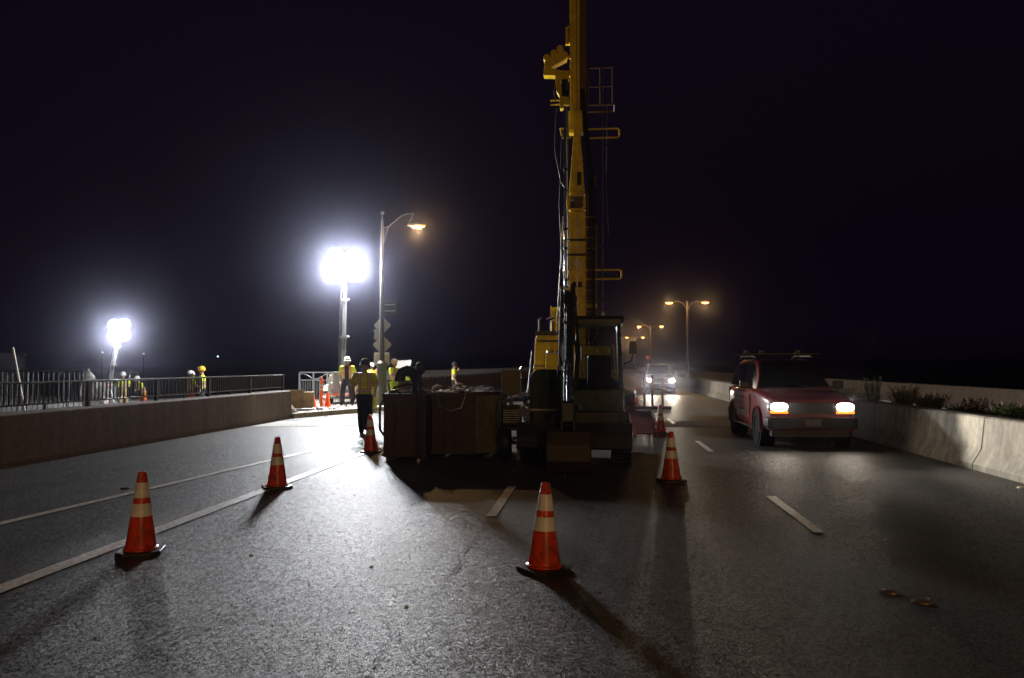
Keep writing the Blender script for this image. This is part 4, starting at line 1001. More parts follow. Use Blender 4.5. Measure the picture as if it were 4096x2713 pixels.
MB().tube([(-.45, -.79, 1.2), (-.4, -.81, .95), (-.2, -.81, .86), (.0, -.81, .92), (.1, -.79, 1.2)], .011, 6).build('chain', M_steel, b2, smooth=True)
# crumpled black sheeting piled on the bin
sh = MB(); nx, ny = 26, 16; rs = np.random.RandomState(3)
hgt = rs.rand(nx + 1, ny + 1)
for _ in range(2): hgt = (hgt + np.roll(hgt, 1, 0) + np.roll(hgt, 1, 1) + np.roll(hgt, -1, 0)) / 4
for i in range(nx + 1):
    for j in range(ny + 1):
        ex_ = min(i, nx - i, j, ny - j) / 5.0
        sh.v.append((-.56 + 1.24 * i / nx + .03 * rs.rand(), -.7 + 1.5 * j / ny, 1.185 + (.0 + .1 * (hgt[i, j] - .3)) * min(1, ex_) + .05 * min(1, ex_) + .02 * rs.rand()))
sh.f += [(i * (ny + 1) + j, (i + 1) * (ny + 1) + j, (i + 1) * (ny + 1) + j + 1, i * (ny + 1) + j + 1) for i in range(nx) for j in range(ny)]
shm = mat('black_sheeting', (.012, .012, .012), .55, var=.2)
so = sh.build('plastic_sheeting', shm, None); so.location = (-2.38, 14.4, 0); so.modifiers.new('th', 'SOLIDIFY').thickness = .006
tag(so, 'crumpled black plastic sheeting heaped on top of the right steel bin', 'sheeting')
for i, (x, y) in enumerate(((-2.98, 13.9), (-2.62, 14.1))):
    o = MB().tube([(0, 0, 0), (.03, .0, .08), (.1, .02, .12), (.18, .02, .1)], [.012, .022, .02, .01], 8).build('rag', M_white, None, smooth=True)
    o.location = (x, y, 1.19 + .03 * i); tag(o, ['pale rag hanging over the rim between the two bins', 'pale rag lying on the black sheeting'][i], 'rag')

# pump trailer between the bins and the excavator
pt = thing('pump_trailer', 'small engine pump trailer with fat tyre between the bins and the excavator', 'pump', (-1.6, 13.75, 0))
for s, x in ((-1, -.02), (1, .5)):
    w = MB().lathe([(.16, -.1), (.26, -.1), (.29, -.06), (.29, .06), (.26, .1), (.16, .1)], n=24).build('wheel', M_black, pt, smooth=True)
    w.location = (x, 0 if s < 0 else .35, .29); w.rotation_euler = (R(0), R(90), R(12))
    MB().lathe([(.15, -.105), (.05, -.11), (.0, -.11)], n=16, caps=False).build('rim', M_steel, w)
MB().bb(-.1, .5, -.1, .7, .52, .58).build('deck', M_blackp, pt, bevel=.01)
MB().cyl((-.1, .1, .29), (.55, .1, .29), .03).build('axle', M_steel, pt)
eng = MB().box((.1, .15, .78), (.32, .34, .36)).build('engine_block', M_blackp, pt, bevel=.03)
for k in range(6): MB().bb(-.05, .25, -.035, -.0205, .66 + k * .04, .675 + k * .04).build('cooling_fin', M_steel, eng)
MB().cyl((.3, -.05, .85), (.3, .3, .85), .09, n=16).build('muffler', M_chrome, eng)
MB().cyl((.02, .1, .96), (.02, .1, 1.02), .07, n=16).build('fuel_cap', M_steel, eng)
for y in (-.08, .5):
    MB().tube([(-.12, y, .58), (-.12, y, 1.0), (-.08, y, 1.05), (.38, y, 1.05), (.42, y, 1.0), (.42, y, .58)], .018, 8).build('frame_hoop', M_chrome, pt, smooth=True)
for x in (-.1, .4): MB().tube([(x, -.08, 1.03), (x, .5, 1.03)], .016, 8).build('frame_bar', M_chrome, pt)
MB().bb(-.12, .23, .28, .46, 1.14, 1.58).build('control_box', mat('ochre_box', (.1, .075, .025), .5, dirt=(.1, .07, .03)), pt, bevel=.01)
MB().tube([(.05, .4, .58), (.05, .4, 1.14)], .03, 8).build('box_post', M_steel, pt)
MB().tube([(.2, .4, 1.58), (.24, .38, 1.64), (.3, .36, 1.6)], .02, 6).build('latch', M_chrome, pt)
MB().prism([(-.1, .3), (-.1, .0), (.05, .0), (.05, .3)], .2, .26).build('support_leg', M_steel, pt)
for k in range(3): MB().tube([(-.05 + .06 * k, -.1, .6), (-.12, -.2 - .03 * k, .4), (0, -.15, .2 + .1 * k), (.2, -.05, .4)], .012, 6).build('cable', M_black, pt, smooth=True)
rod = MB().cyl((0, 0, 0), (.2, .1, 1.95), .014, n=8).build('steel_rod', M_steel); rod.location = (-1.42, 14.7, 0)
tag(rod, 'thin steel rod leaning upright between the control box and the excavator hood', 'rod')

# red loading ramp and marker stakes right of the excavator
rp_ = thing('loading_ramp', 'dark red steel loading ramp lying right of the excavator', 'ramp', (.85, 19.6, 0))
for s in (0, .5):
    MB().prism([(-1.3, .0), (1.2, .42), (1.2, .5), (-1.3, .06)], s, s + .07).build('side_beam', mat('dark_red_steel', (.14, .02, .012), .5, dirt=(.05, .03, .02)), rp_)
for k in range(9):
    y = -1.1 + k * .26; MB().box((.285, y, .06 + (y + 1.3) * .168), (.428, .24, .03), rx=R(9.5)).build('deck_plate', MATS['dark_red_steel'], rp_)
for x in (0.03, .54): MB().bb(x - .03, x + .03, 1.1, 1.16, 0, .43).build('ramp_foot', MATS['dark_red_steel'], rp_)
ms = thing('barricade', 'row of dark red barricade posts on a low beam beside the far cone', 'barricade', (1.72, 30.0, 0))
MB().bb(-.7, 1.1, -.12, .12, 0, .12).build('base_beam', M_rust, ms, bevel=.01)
for x, h in ((.1, 1.45), (.4, 1.3), (.78, 1.2)): MB().bb(x - .045, x + .045, -.04, .04, .121, h).build('post', MATS['dark_red_steel'], ms, bevel=.005)
# far warning sign
fs_ = thing('warning_sign', 'tiny far orange diamond warning sign on the median by the street lamps', 'road sign', (6.5, 100, .68))
MB().cyl((0, 0, 0), (0, 0, 2.2), .04, n=8).build('post', M_steel, fs_)
MB().prism_y(dia(.28), -.03, -.045).build('sign_panel', M_orange, fs_).location = (0, 0, 2.0)

# ------------------------------------------------------------------ left side: second railing, fences, tarp, leaning pipe
r2 = thing('deck_railing', 'tall grey railing at far left beyond the near one, ending at the white tarp', 'railing', (-25.0, 26.0, -.35), 0)
Lr = 6.85
MB().bb(0, Lr, -.04, .04, 1.79, 1.84).build('top_rail', M_railo, r2, bevel=.008); MB().bb(0, Lr, -.02, .02, .12, .16).build('bottom_rail', M_railo, r2)
pm = MB().bb(-.05, .05, -.04, .04, 0, 1.789).mesh('post'); pm.materials.append(M_railo)
bm2 = MB().bb(-.013, .013, -.013, .013, .161, 1.789).mesh('baluster'); bm2.materials.append(M_railo)
posts = [Lr - .06 - 2.25 * i for i in range(4)]
for x in posts: part('post', pm, None, r2, (x, 0, 0))
for i in range(int(Lr / .2)):
    x = Lr - .28 - i * .2
    if x > 0 and min(abs(x - p) for p in posts) > .08: part('baluster', bm2, None, r2, (x, 0, 0))
def chainlink(label, x0, x1, y, z0, za, zb, pitch=.09):
    t = thing('chain_link_fence', label, 'fence', (x0, y, z0)); L = x1 - x0; b = MB()
    w = .006; H = max(za, zb)
    top = lambda x: za + (zb - za) * x / L
    for s in (1, -1):
        k = int((L + H) / pitch)
        for i in range(k):
            xs = i * pitch - (H if s > 0 else 0)
            p = []
            for q in range(2):
                z = 0 if q == 0 else H; x = xs + (z if s > 0 else H - z); p.append((x, z))
            # clip to the panel
            pts = []
            for f in np.linspace(0, 1, 41):
                x = p[0][0] + (p[1][0] - p[0][0]) * f; z = p[0][1] + (p[1][1] - p[0][1]) * f
                if 0 <= x <= L and z <= top(x): pts.append((x, z))
            if len(pts) > 1:
                a, c = pts[0], pts[-1]; b.tube([(a[0], .004 * s, a[1]), (c[0], .004 * s, c[1])], w / 2, 3)
    o = b.build('wire_mesh', M_railg, t); o['kind'] = 'stuff'
    MB().tube([(0, 0, za), (L, 0, zb)], .022, 8).build('top_tube', M_railg, t)
    for x in np.arange(.02, L, 1.6): MB().cyl((x, .0, 0), (x, 0, top(x) - .01), .03, n=8).build('post', M_railg, t)
    return t
chainlink('tall chain link fence at the far left edge above the railings', -25.2, -20.85, 26.4, -.35, 2.62, 2.42)
chainlink('low chain link panel glimpsed through the bars of the near left railing', -20.8, -14.6, 22.0, -.35, 1.18, 1.0)
tp = MB(); rs = np.random.RandomState(11); nx, nz = 22, 26
for i in range(nx + 1):
    for j in range(nz + 1):
        u = i / nx; v = j / nz
        topz = 1.88 - .75 * max(0, u - .3) / .7 * (1 if u > .3 else 0) - .08 * math.sin(u * 13)
        tp.v.append((-18.2 + 1.05 * u + .04 * math.sin(v * 9 + u * 5), 25.75 + .07 * math.sin(u * 24 + 2 * v) + .06 * math.sin(v * 7 + u * 9) + .03 * rs.rand(), -.35 + topz * v))
tp.f += [(i * (nz + 1) + j, (i + 1) * (nz + 1) + j, (i + 1) * (nz + 1) + j + 1, i * (nz + 1) + j + 1) for i in range(nx) for j in range(nz)]
M_tarp = cone_plastic('white_tarp', (.85, .84, .8), .5, .6)
to = tp.build('white_tarp', M_tarp, smooth=True); to.modifiers.new('th', 'SOLIDIFY').thickness = .008
tag(to, 'crumpled white tarp hanging at the end of the far left railing', 'tarp')
o = MB().cyl((-.57, 0, 2.52), (0, 0, 0), .032, n=10).build('leaning_pipe', M_white); o.location = (-15.62, 20.0, -.35)
tag(o, 'long white pipe leaning at an angle behind the near left railing', 'pipe')
# coiled hose and red gas bottle beside the left worker
o = MB().tube([(.2 * math.cos(a), .03 * math.sin(3 * a), .2 * math.sin(a)) for a in [2 * math.pi * i / 28 for i in range(28)]], .022, 8, closed=True).build('hose_coil', M_steel, smooth=True)
o.location = (-19.72, 31.35, 1.2); tag(o, 'coil of pale hose carried on a shoulder at far left', 'hose')
t = thing('gas_bottle', 'dark red gas bottle standing by the white tarp', 'gas bottle', (-19.5, 29.2, -.35))
MB().lathe([(.11, 0), (.12, .05), (.12, 1.15), (.08, 1.27), (.03, 1.3), (.03, 1.36)], n=18).build('bottle', mat('dark_red_paint', (.18, .02, .015), .35), t, smooth=True)
MB().lathe([(.05, 1.36), (.05, 1.44)], n=10).build('valve', M_steel, t)

# ------------------------------------------------------------------ sidewalk work zone
gp = thing('guard_panel', 'blue grey guard panel with a wavy scroll between its top rails behind the delineator', 'railing', (-12.3, 31.2, .135))
MB().bb(0, 1.75, -.03, .03, 1.22, 1.27).build('top_rail', M_railg, gp); MB().bb(0, 1.75, -.03, .03, .9, .94).build('middle_rail', M_railg, gp)
for x in (0.0, .6, 1.2, 1.75): MB().bb(x - .03, x + .03, -.028, .028, 0, 1.219).build('post', M_railg, gp)
MB().tube([(.05 + 1.65 * i / 30, 0, 1.08 - .11 * math.cos(i / 30 * 2 * math.pi * 1.5 + 2.6)) for i in range(31)], .022, 8).build('scroll', M_railg, gp, smooth=True)
bmp = MB().bb(-.01, .01, -.01, .01, .03, .899).mesh('baluster'); bmp.materials.append(M_railg)
for i in range(17): part('baluster', bmp, None, gp, (.06 + i * .1, 0, 0))
pw = MB().box((0, 0, .37), (.62, .03, .72), rx=R(-12)).build('plywood_sheet', M_wood, bevel=.004); pw.location = (-10.25, 25.6, .12)
tag(pw, 'leaning plywood sheet just behind the end of the near parapet wall', 'plywood')
pw = MB().bb(-.3, .3, -.02, .4, 0, .62).build('wooden_crate', M_wood, bevel=.006); pw.location = (-9.95, 25.75, .135); pw.rotation_euler = (0, 0, R(20))
tag(pw, 'squat wooden form box beside the leaning plywood sheet', 'crate')
o = thing('steel_bar', 'long steel bar with a round end lying on the rubble', 'bar', (-10.4, 24.9, .19))
MB().tube([(0, 0, 0), (1.1, .5, .02)], .03, 8).build('bar', M_steel, o); MB().cyl((1.05, .42, .02), (1.15, .58, .02), .06, n=12).build('end_roller', M_steel, o)
pp = MB(); rs = np.random.RandomState(5)
for i in range(5):
    for j in range(5): pp.v.append((.05 * i - .1, .04 * j - .08, .02 + .05 * rs.rand()))
pp.f += [(i * 5 + j, i * 5 + 5 + j, i * 5 + 6 + j, i * 5 + 1 + j) for i in range(4) for j in range(4)]
o = pp.build('crumpled_paper', M_white); o.location = (-8.6, 24.2, .0); tag(o, 'crumpled scrap of white paper lying by the kerb', 'litter')
bd = thing('barrier_board', 'tilted white corrugated board propped on the far parapet right of the street lamp', 'board', (-9.55, 36.2, 1.4))
MB().prism_y([(0, 0), (.72, .06), (.82, .52), (.06, .5)], -.02, .0).build('panel', M_white, bd)
for k in range(7): MB().box((.1 + k * .1, -.03, .27 + k * .006), (.03, .018, .44), ry=R(8)).build('rib', M_white, bd)
MB().tube([(.1, 0.03, .1), (.1, .3, -.5)], .02).build('prop', M_steel, bd)
for i, (x, y, s) in enumerate(((-9.45, 37.2, .1), (-9.4, 39.0, .08))):
    o = MB().lathe([(s * .5, 0), (s * .5, s * 1.6), (s * .2, s * 2.1), (s * .2, s * 2.5)], n=12).build('water_bottle', glass('bottle_plastic', (.8, .85, .9)), smooth=True)
    o.location = (x, y, .9); tag(o, ['clear water bottle standing on the far parapet, nearer of two', 'clear water bottle standing on the far parapet, farther of two'][i], 'bottle')
o = MB().lathe([(.0, 0), (.2, .02), (.2, .12), (.1, .2), (.0, .22)], n=16, sx=1.4).build('work_bag', mat('lime_bag', (.5, .62, .04), .6), smooth=True); o.location = (-9.55, 38.0, .9)
tag(o, 'lime green bag lying on the far parapet', 'bag')
bar = thing('plastic_barrel', 'lime and yellow plastic drum behind the walking man', 'drum', (-8.1, 27.2, .135))
MB().lathe([(.24, 0), (.27, .06), (.27, .3), (.285, .33), (.27, .36), (.27, .62), (.285, .65), (.27, .68), (.26, .9), (.2, .95)], n=24).build('drum_shell', mat('lime_plastic', (.6, .62, .06), .5), bar, smooth=True)
MB().lathe([(.21, .9505), (.21, .97)], n=20).build('lid', M_black, bar)

# three tiny lights across the dark water
for i, (x, y, z, lab) in enumerate(((-73.0, 108, 3.6, 'tiny far white light left of the small light tower'), (-66.5, 108, 3.4, 'tiny far white light right under the small light tower'), (-56.0, 110, 3.0, 'tiny far greenish light above the two left workers'))):
    t = thing('far_lamp', lab, 'lamp', (x, y, -3), 0, 'far lights in the dark')
    MB().cyl((0, 0, 0), (0, 0, z + 3), .04, n=8).build('pole', M_black, t)
    MB().lathe([(0, -.08), (.1, -.04), (.1, .04), (0, .08)], n=10).build('lamp', E_flood if i < 2 else emat('green_white', (.5, 1, .8), 6), t).location = (0, 0, z + 3)

# ------------------------------------------------------------------ people
def surface_nets(F, org, h):
    nx, ny, nz = F.shape; S_ = F < 0
    idx = -np.ones((nx - 1, ny - 1, nz - 1), int)
    c = np.zeros((nx - 1, ny - 1, nz - 1), int)
    for a in (0, 1):
        for b_ in (0, 1):
            for d in (0, 1): c += S_[a:nx - 1 + a, b_:ny - 1 + b_, d:nz - 1 + d]
    act = (c > 0) & (c < 8); I = np.argwhere(act); idx[act] = np.arange(len(I))
    acc = np.zeros((len(I), 3)); cnt = np.zeros(len(I))
    corners = [(a, b_, d) for a in (0, 1) for b_ in (0, 1) for d in (0, 1)]
    for p in corners:
        for ax in range(3):
            if p[ax]: continue
            q = list(p); q[ax] = 1
            f0 = F[I[:, 0] + p[0], I[:, 1] + p[1], I[:, 2] + p[2]]; f1 = F[I[:, 0] + q[0], I[:, 1] + q[1], I[:, 2] + q[2]]
            m_ = (f0 < 0) != (f1 < 0); t = np.where(m_, f0 / np.where(m_, f0 - f1, 1), 0)
            P = np.array(p, float)[None] + np.zeros((len(I), 3)); P[:, ax] += t
            acc[m_] += P[m_]; cnt[m_] += 1
    V = (I + acc / cnt[:, None]) * h + org
    faces = []
    for ax in range(3):
        u, w = (ax + 1) % 3, (ax + 2) % 3
        sl0 = [slice(None)] * 3; sl1 = [slice(None)] * 3
        sl0[ax] = slice(0, -1); sl1[ax] = slice(1, None)
        A, B = S_[tuple(sl0)], S_[tuple(sl1)]
        E_ = np.argwhere(A != B)
        ok = (E_[:, u] > 0) & (E_[:, w] > 0) & (E_[:, u] < F.shape[u] - 1) & (E_[:, w] < F.shape[w] - 1)
        E_ = E_[ok]; flip = A[tuple(E_.T)]
        def cell(du, dw):
            q = E_.copy(); q[:, u] -= du; q[:, w] -= dw; return idx[tuple(q.T)]
        Q = np.stack([cell(1, 1), cell(0, 1), cell(0, 0), cell(1, 0)], 1)
        Q[~flip] = Q[~flip][:, ::-1]; faces.append(Q)
    return V, np.concatenate(faces)
def sdf_mesh(name, bones, h, clip=None, k=.025, inflate=0.0):
    P = np.array([[*b_[0]] for b_ in bones] + [[*b_[2]] for b_ in bones]); rm = max(max(b_[1], b_[3]) for b_ in bones) + inflate + .05
    lo = P.min(0) - rm; hi = P.max(0) + rm
    n = np.ceil((hi - lo) / h).astype(int) + 1
    g = [lo[i] + h * np.arange(n[i]) for i in range(3)]
    F = np.full(tuple(n), 1e3)
    for p0, r0, p1, r1, sy in bones:
        p0 = np.array(p0, float); p1 = np.array(p1, float); m_ = max(r0, r1) * 1.2 + inflate + .08
        a = [max(0, int((min(p0[i], p1[i]) - m_ - lo[i]) / h)) for i in range(3)]; b_ = [min(n[i], int((max(p0[i], p1[i]) + m_ - lo[i]) / h) + 2) for i in range(3)]
        X, Y, Z = np.meshgrid(g[0][a[0]:b_[0]], g[1][a[1]:b_[1]], g[2][a[2]:b_[2]], indexing='ij')
        d = p1 - p0; dd = max(1e-9, d @ d)
        t = np.clip(((X - p0[0]) * d[0] + (Y - p0[1]) * d[1] + (Z - p0[2]) * d[2]) / dd, 0, 1)
        D = np.sqrt((X - p0[0] - t * d[0]) ** 2 + ((Y - p0[1] - t * d[1]) * sy) ** 2 + (Z - p0[2] - t * d[2]) ** 2) - (r0 + t * (r1 - r0)) - inflate
        V = F[a[0]:b_[0], a[1]:b_[1], a[2]:b_[2]]
        hh = np.clip(.5 + .5 * (V - D) / k, 0, 1)
        F[a[0]:b_[0], a[1]:b_[1], a[2]:b_[2]] = np.where(V > 100, D, V * (1 - hh) + D * hh - k * hh * (1 - hh))
    if clip is not None:
        X, Y, Z = np.meshgrid(*g, indexing='ij'); F = np.maximum(F, clip(X, Y, Z))
    V, Q = surface_nets(F, lo, h)
    me = bpy.data.meshes.new(name); me.from_pydata(V.tolist(), [], Q.tolist()); me.polygons.foreach_set('use_smooth', [True] * len(Q))
    return me

def vest_mat(name, col, band=(.6, .6, .57), border=(.75, .16, .02), openf=False, shirt=(.01, .01, .012)):
    m = bpy.data.materials.new(name); m.use_nodes = True; nt = m.node_tree; N = nt.nodes; L = nt.links; b = N['Principled BSDF']
    tc = N.new('ShaderNodeTexCoord'); sp = N.new('ShaderNodeSeparateXYZ'); L.new(tc.outputs['Object'], sp.inputs[0])
    def math_(op, a, b_=None):
        q = N.new('ShaderNodeMath'); q.operation = op
        for i, v in enumerate((a, b_)):
            if v is None: continue
            if isinstance(v, (int, float)): q.inputs[i].default_value = v
            else: L.new(v, q.inputs[i])
        return q.outputs[0]
    ax = math_('ABSOLUTE', sp.outputs['X']); z = sp.outputs['Z']
    def near(v, c, w): return math_('LESS_THAN', math_('ABSOLUTE', math_('SUBTRACT', v, c)), w)
    tors = math_('LESS_THAN', ax, .185)
    slv = math_('GREATER_THAN', ax, .185)
    def mask(w):
        hz = math_('MULTIPLY', near(z, 1.05, w), tors); hz2 = math_('MULTIPLY', near(z, 1.2, w), slv)
        vt = math_('MULTIPLY', math_('MULTIPLY', near(ax, .115, w * .9), math_('GREATER_THAN', z, 1.05)), tors)
        return math_('MAXIMUM', math_('MAXIMUM', hz, hz2), vt)
    no = N.new('ShaderNodeTexNoise'); no.inputs['Scale'].default_value = 7; no.inputs['Detail'].default_value = 5; L.new(tc.outputs['Object'], no.inputs['Vector'])
    r = N.new('ShaderNodeValToRGB'); r.color_ramp.elements[0].position = .3; r.color_ramp.elements[1].position = .7
    r.color_ramp.elements[0].color = (*[c * .7 for c in col], 1); r.color_ramp.elements[1].color = (*col, 1); L.new(no.outputs['Fac'], r.inputs[0])
    def mix(fac, a, colr):
        q = N.new('ShaderNodeMix'); q.data_type = 'RGBA'; L.new(fac, q.inputs['Factor']); L.new(a, q.inputs['A']); q.inputs['B'].default_value = (*colr, 1); return q.outputs['Result']
    o = mix(mask(.045), r.outputs[0], border); o = mix(mask(.024), o, band)
    if openf:
        fr = math_('MULTIPLY', math_('LESS_THAN', ax, .075), math_('LESS_THAN', sp.outputs['Y'], -.02)); o = mix(fr, o, shirt)
    L.new(o, b.inputs['Base Color']); b.inputs['Roughness'].default_value = .75
    bp = N.new('ShaderNodeBump'); bp.inputs['Strength'].default_value = .6; bp.inputs['Distance'].default_value = .03; L.new(no.outputs['Fac'], bp.inputs['Height']); L.new(bp.outputs[0], b.inputs['Normal'])
    return m
LIME = (.72, .92, .03)
V_lime = vest_mat('lime_vest', LIME); V_open = vest_mat('lime_vest_open', LIME, openf=True)
V_or = vest_mat('lime_orange_vest', LIME, border=(.85, .2, .03)); V_orange = vest_mat('orange_vest', (.8, .2, .03), band=(.55, .6, .05), border=(.5, .6, .05))
C_skin = mat('skin', (.42, .24, .16), .5, var=.1, scale=20)
C_jeans = mat('dark_jeans', (.018, .022, .035), .85, var=.3, scale=14, bump=.4); C_blackp = mat('black_trousers', (.01, .01, .012), .85, var=.3, bump=.4)
C_limep = mat('lime_trousers', (.42, .58, .03), .75, var=.15, bump=.3); C_tan = mat('tan_trousers', (.4, .3, .14), .8, var=.2, bump=.3); C_orp = mat('orange_trousers', (.7, .16, .03), .8, var=.15)
C_boot = mat('work_boot', (.05, .03, .018), .6); C_bootb = mat('black_boot', (.01, .01, .01), .5)
H_white = mat('white_helmet', (.78, .77, .73), .3, var=.06); H_yel = mat('yellow_helmet', (.8, .42, .02), .3, var=.06); H_dark = mat('dark_helmet', (.02, .02, .022), .35)
C_eye = mat('eye_dark', (.02, .015, .01), .3)

def person(label, loc, face, H=1.76, arms='down', legs='stand', top=V_lime, pants=C_jeans, helmet=H_white, boots=C_boot, h=.015, lean=0.0, head=(0, 0), muffs=False, group='road workers'):
    """local frame: facing -y, z up; face = heading in degrees (0 looks at -Y)"""
    t = thing('person', label, 'person', loc, R(face), group); t.scale = (H / 1.76,) * 3
    L_ = lambda z: -lean * max(0, z - .95)         # forward lean of the upper body
    def U(x, y, z): return (x, y + L_(z), z)
    AR = {'down': [((.25, .03, 1.17), (.26, -.05, .93)), ((-.25, .03, 1.17), (-.26, -.04, .93))],
          'pockets': [((.25, .07, 1.16), (.2, -.08, .96)), ((-.25, .07, 1.16), (-.2, -.08, .96))],
          'crossed': [((.25, -.06, 1.17), (-.02, -.2, 1.2)), ((-.25, -.06, 1.17), (.02, -.23, 1.16))],
          'front': [((.25, -.05, 1.18), (.12, -.26, 1.14)), ((-.25, -.05, 1.18), (-.1, -.27, 1.1))],
          'walk': [((.27, .1, 1.18), (.25, .02, .95)), ((-.27, -.02, 1.18), (-.22, -.18, 1.02))],
          'hips': [((.34, .08, 1.2), (.2, -.03, 1.04)), ((-.34, .08, 1.2), (-.2, -.03, 1.04))],
          'phone': [((.26, -.06, 1.19), (.08, -.18, 1.42)), ((-.26, .02, 1.17), (-.24, -.06, .94))]}[arms]
    LG = {'stand': [((.115, -.02, .5), (.12, .02, .09)), ((-.115, -.02, .5), (-.12, .02, .09))],
          'wide': [((.16, -.03, .5), (.2, .02, .09)), ((-.15, -.03, .5), (-.18, .02, .09))],
          'walk': [((.1, -.14, .52), (.1, -.2, .1)), ((-.1, .02, .5), (-.1, .3, .2))]}[legs]
    hx, hy = head
    torso = [(U(0, 0, .95), .135, U(0, 0, 1.1), .125, 1.35), (U(0, 0, 1.1), .125, U(0, -.005, 1.3), .148, 1.35), (U(-.07, 0, 1.33), .12, U(.07, 0, 1.33), .12, 1.25), (U(-.15, .01, 1.42), .062, U(.15, .01, 1.42), .062, 1.0)]
    neck = [(U(0, .01, 1.42), .06, U(0, -.005, 1.53), .052, 1.0)]
    hd = U(hx * .03, -.02 + hy * .02, 1.64)
    hb_ = [((hd[0], hd[1] + .015, hd[2] + .02), .088, (hd[0], hd[1] - .01, hd[2] - .02), .08, .92), ((hd[0], hd[1] - .03, hd[2] - .05), .052, (hd[0], hd[1] - .055, hd[2] - .085), .036, 1.0),
           ((hd[0], hd[1] - .09, hd[2] + .0), .011, (hd[0], hd[1] - .105, hd[2] - .035), .015, 1.0), ((hd[0] - .086, hd[1], hd[2] + .01), .014, (hd[0] - .088, hd[1] + .01, hd[2] - .03), .012, 1.0), ((hd[0] + .086, hd[1], hd[2] + .01), .014, (hd[0] + .088, hd[1] + .01, hd[2] - .03), .012, 1.0),
           ((hd[0] - .04, hd[1] - .085, hd[2] + .02), .012, (hd[0] + .04, hd[1] - .085, hd[2] + .02), .012, 1.0), ((hd[0] - .02, hd[1] - .088, hd[2] - .062), .009, (hd[0] + .02, hd[1] - .088, hd[2] - .062), .009, 1.0)]
    ua = []; fa = []; hands = []
    for s, (e, w) in zip((1, -1), AR):
        sh = U(s * .185, .01, 1.405); e = U(*e); w = U(*w)
        ua.append((sh, .06, e, .045, 1.0)); fa.append((e, .043, w, .031, 1.0))
        d = (Vector(w) - Vector(e)).normalized(); sd = Vector((0, -1, 0)) if abs(d.z) > .6 else Vector((0, 0, 1)); sd = (sd - d * sd.dot(d)).normalized(); nr = d.cross(sd)
        pc = Vector(w) + d * .075
        hands.append((w, .03, tuple(pc), .036, 1.0))
        for q, ln in ((-1.5, .06), (-.5, .075), (.5, .08), (1.5, .07)):
            k0 = pc + sd * (q * .019) + d * .02; k1 = k0 + d * ln * .6 + nr * .012 * -s; k2 = k1 + d * ln * .35 + nr * .03 * -s
            hands += [(tuple(k0), .0105, tuple(k1), .010, 1.0), (tuple(k1), .010, tuple(k2), .009, 1.0)]
        k0 = Vector(w) + d * .03 + sd * .03; k1 = k0 + sd * .035 + d * .03; k2 = k1 + d * .035
        hands += [(tuple(k0), .013, tuple(k1), .012, 1.0), (tuple(k1), .012, tuple(k2), .010, 1.0)]
    th = []; feet = []
    for s, (kn, an) in zip((1, -1), LG):
        th += [((s * .085, 0, .93), .088, kn, .06, 1.0), (kn, .062, ((kn[0] + an[0]) / 2, (kn[1] + an[1]) / 2 + .015, (kn[2] + an[2]) / 2 + .06), .058, 1.0), (((kn[0] + an[0]) / 2, (kn[1] + an[1]) / 2 + .015, (kn[2] + an[2]) / 2 + .06), .058, an, .043, 1.0)]
        tilt = .12 if an[2] > .15 else 0
        feet += [((an[0], an[1] + .04, an[2] - .04 + tilt * .3), .042, (an[0] + s * .015, an[1] - .15, an[2] - .05 - tilt * .4), .04, 1.0), (an, .046, (an[0], an[1] + .02, an[2] - .03), .045, 1.0)]
    body = sdf_mesh('body', torso + neck + hb_ + ua + fa + hands + th + feet, h); body.materials.append(C_skin); part('body', body, None, t)
    slv = []
    for s_, e_ in [(u[0], u[2]) for u in ua]:
        sm = tuple(Vector(s_).lerp(Vector(e_), .85)); slv.append((s_, .064, sm, .064, 1.0))
    zt = 1.475
    v = sdf_mesh('vest', torso + slv, h, clip=lambda X, Y, Z: np.maximum(.83 - Z, Z - zt), inflate=.026, k=.04); v.materials.append(top); part('vest', v, None, t)
    pz = .97
    p_ = sdf_mesh('trousers', th + [torso[0]], h, clip=lambda X, Y, Z: np.maximum(Z - pz, .075 - Z), inflate=.03, k=.04); p_.materials.append(pants); part('trousers', p_, None, t)
    for q in (0, 2):
        b_ = sdf_mesh('boot', feet[q:q + 2], h, inflate=.012, clip=lambda X, Y, Z: .002 - Z); b_.materials.append(boots); part('boot', b_, None, t)
    hz = hd[2] + .035
    hl = MB(); hl.lathe([(.118, -.01), (.124, .0), (.122, .02), (.118, .05), (.1, .1), (.065, .135), (.0, .148)], c=(hd[0], hd[1] + .005, hz), n=22, sy=1.12)
    ho = hl.build('hard_hat', helmet, t, smooth=True)
    br = MB(); br.add([(hd[0] + r * .122 * math.sin(a), hd[1] + .005 - r * .137 * math.cos(a) * (1.0 if r < 1.05 else (1.25 if abs(a) < 1.0 else 1.0)), hz - .005 - (.012 if r > 1.05 else 0)) for r in (.98, 1.16) for a in [2 * math.pi * i / 24 - math.pi for i in range(24)]],
        [(i, (i + 1) % 24, 24 + (i + 1) % 24, 24 + i) for i in range(24)]); bo = br.build('brim', helmet, ho, smooth=True); bo.modifiers.new('th', 'SOLIDIFY').thickness = .006
    MB().tube([(hd[0], hd[1] + .005 - .1 * math.cos(a), hz + .05 + .1 * math.sin(a)) for a in [math.pi * i / 8 for i in range(9)]], .012, 6).build('ridge', helmet, ho, smooth=True)
    if muffs:
        for s in (-1, 1): MB().lathe([(.045, -.02), (.05, 0), (.03, .025)], n=14).build('ear_muff', M_blackp, ho).matrix_local = Matrix.Translation((hd[0] + s * .105, hd[1], hd[2] - .01)) @ Matrix.Rotation(R(90 * s), 4, 'Y')
    ey = MB()
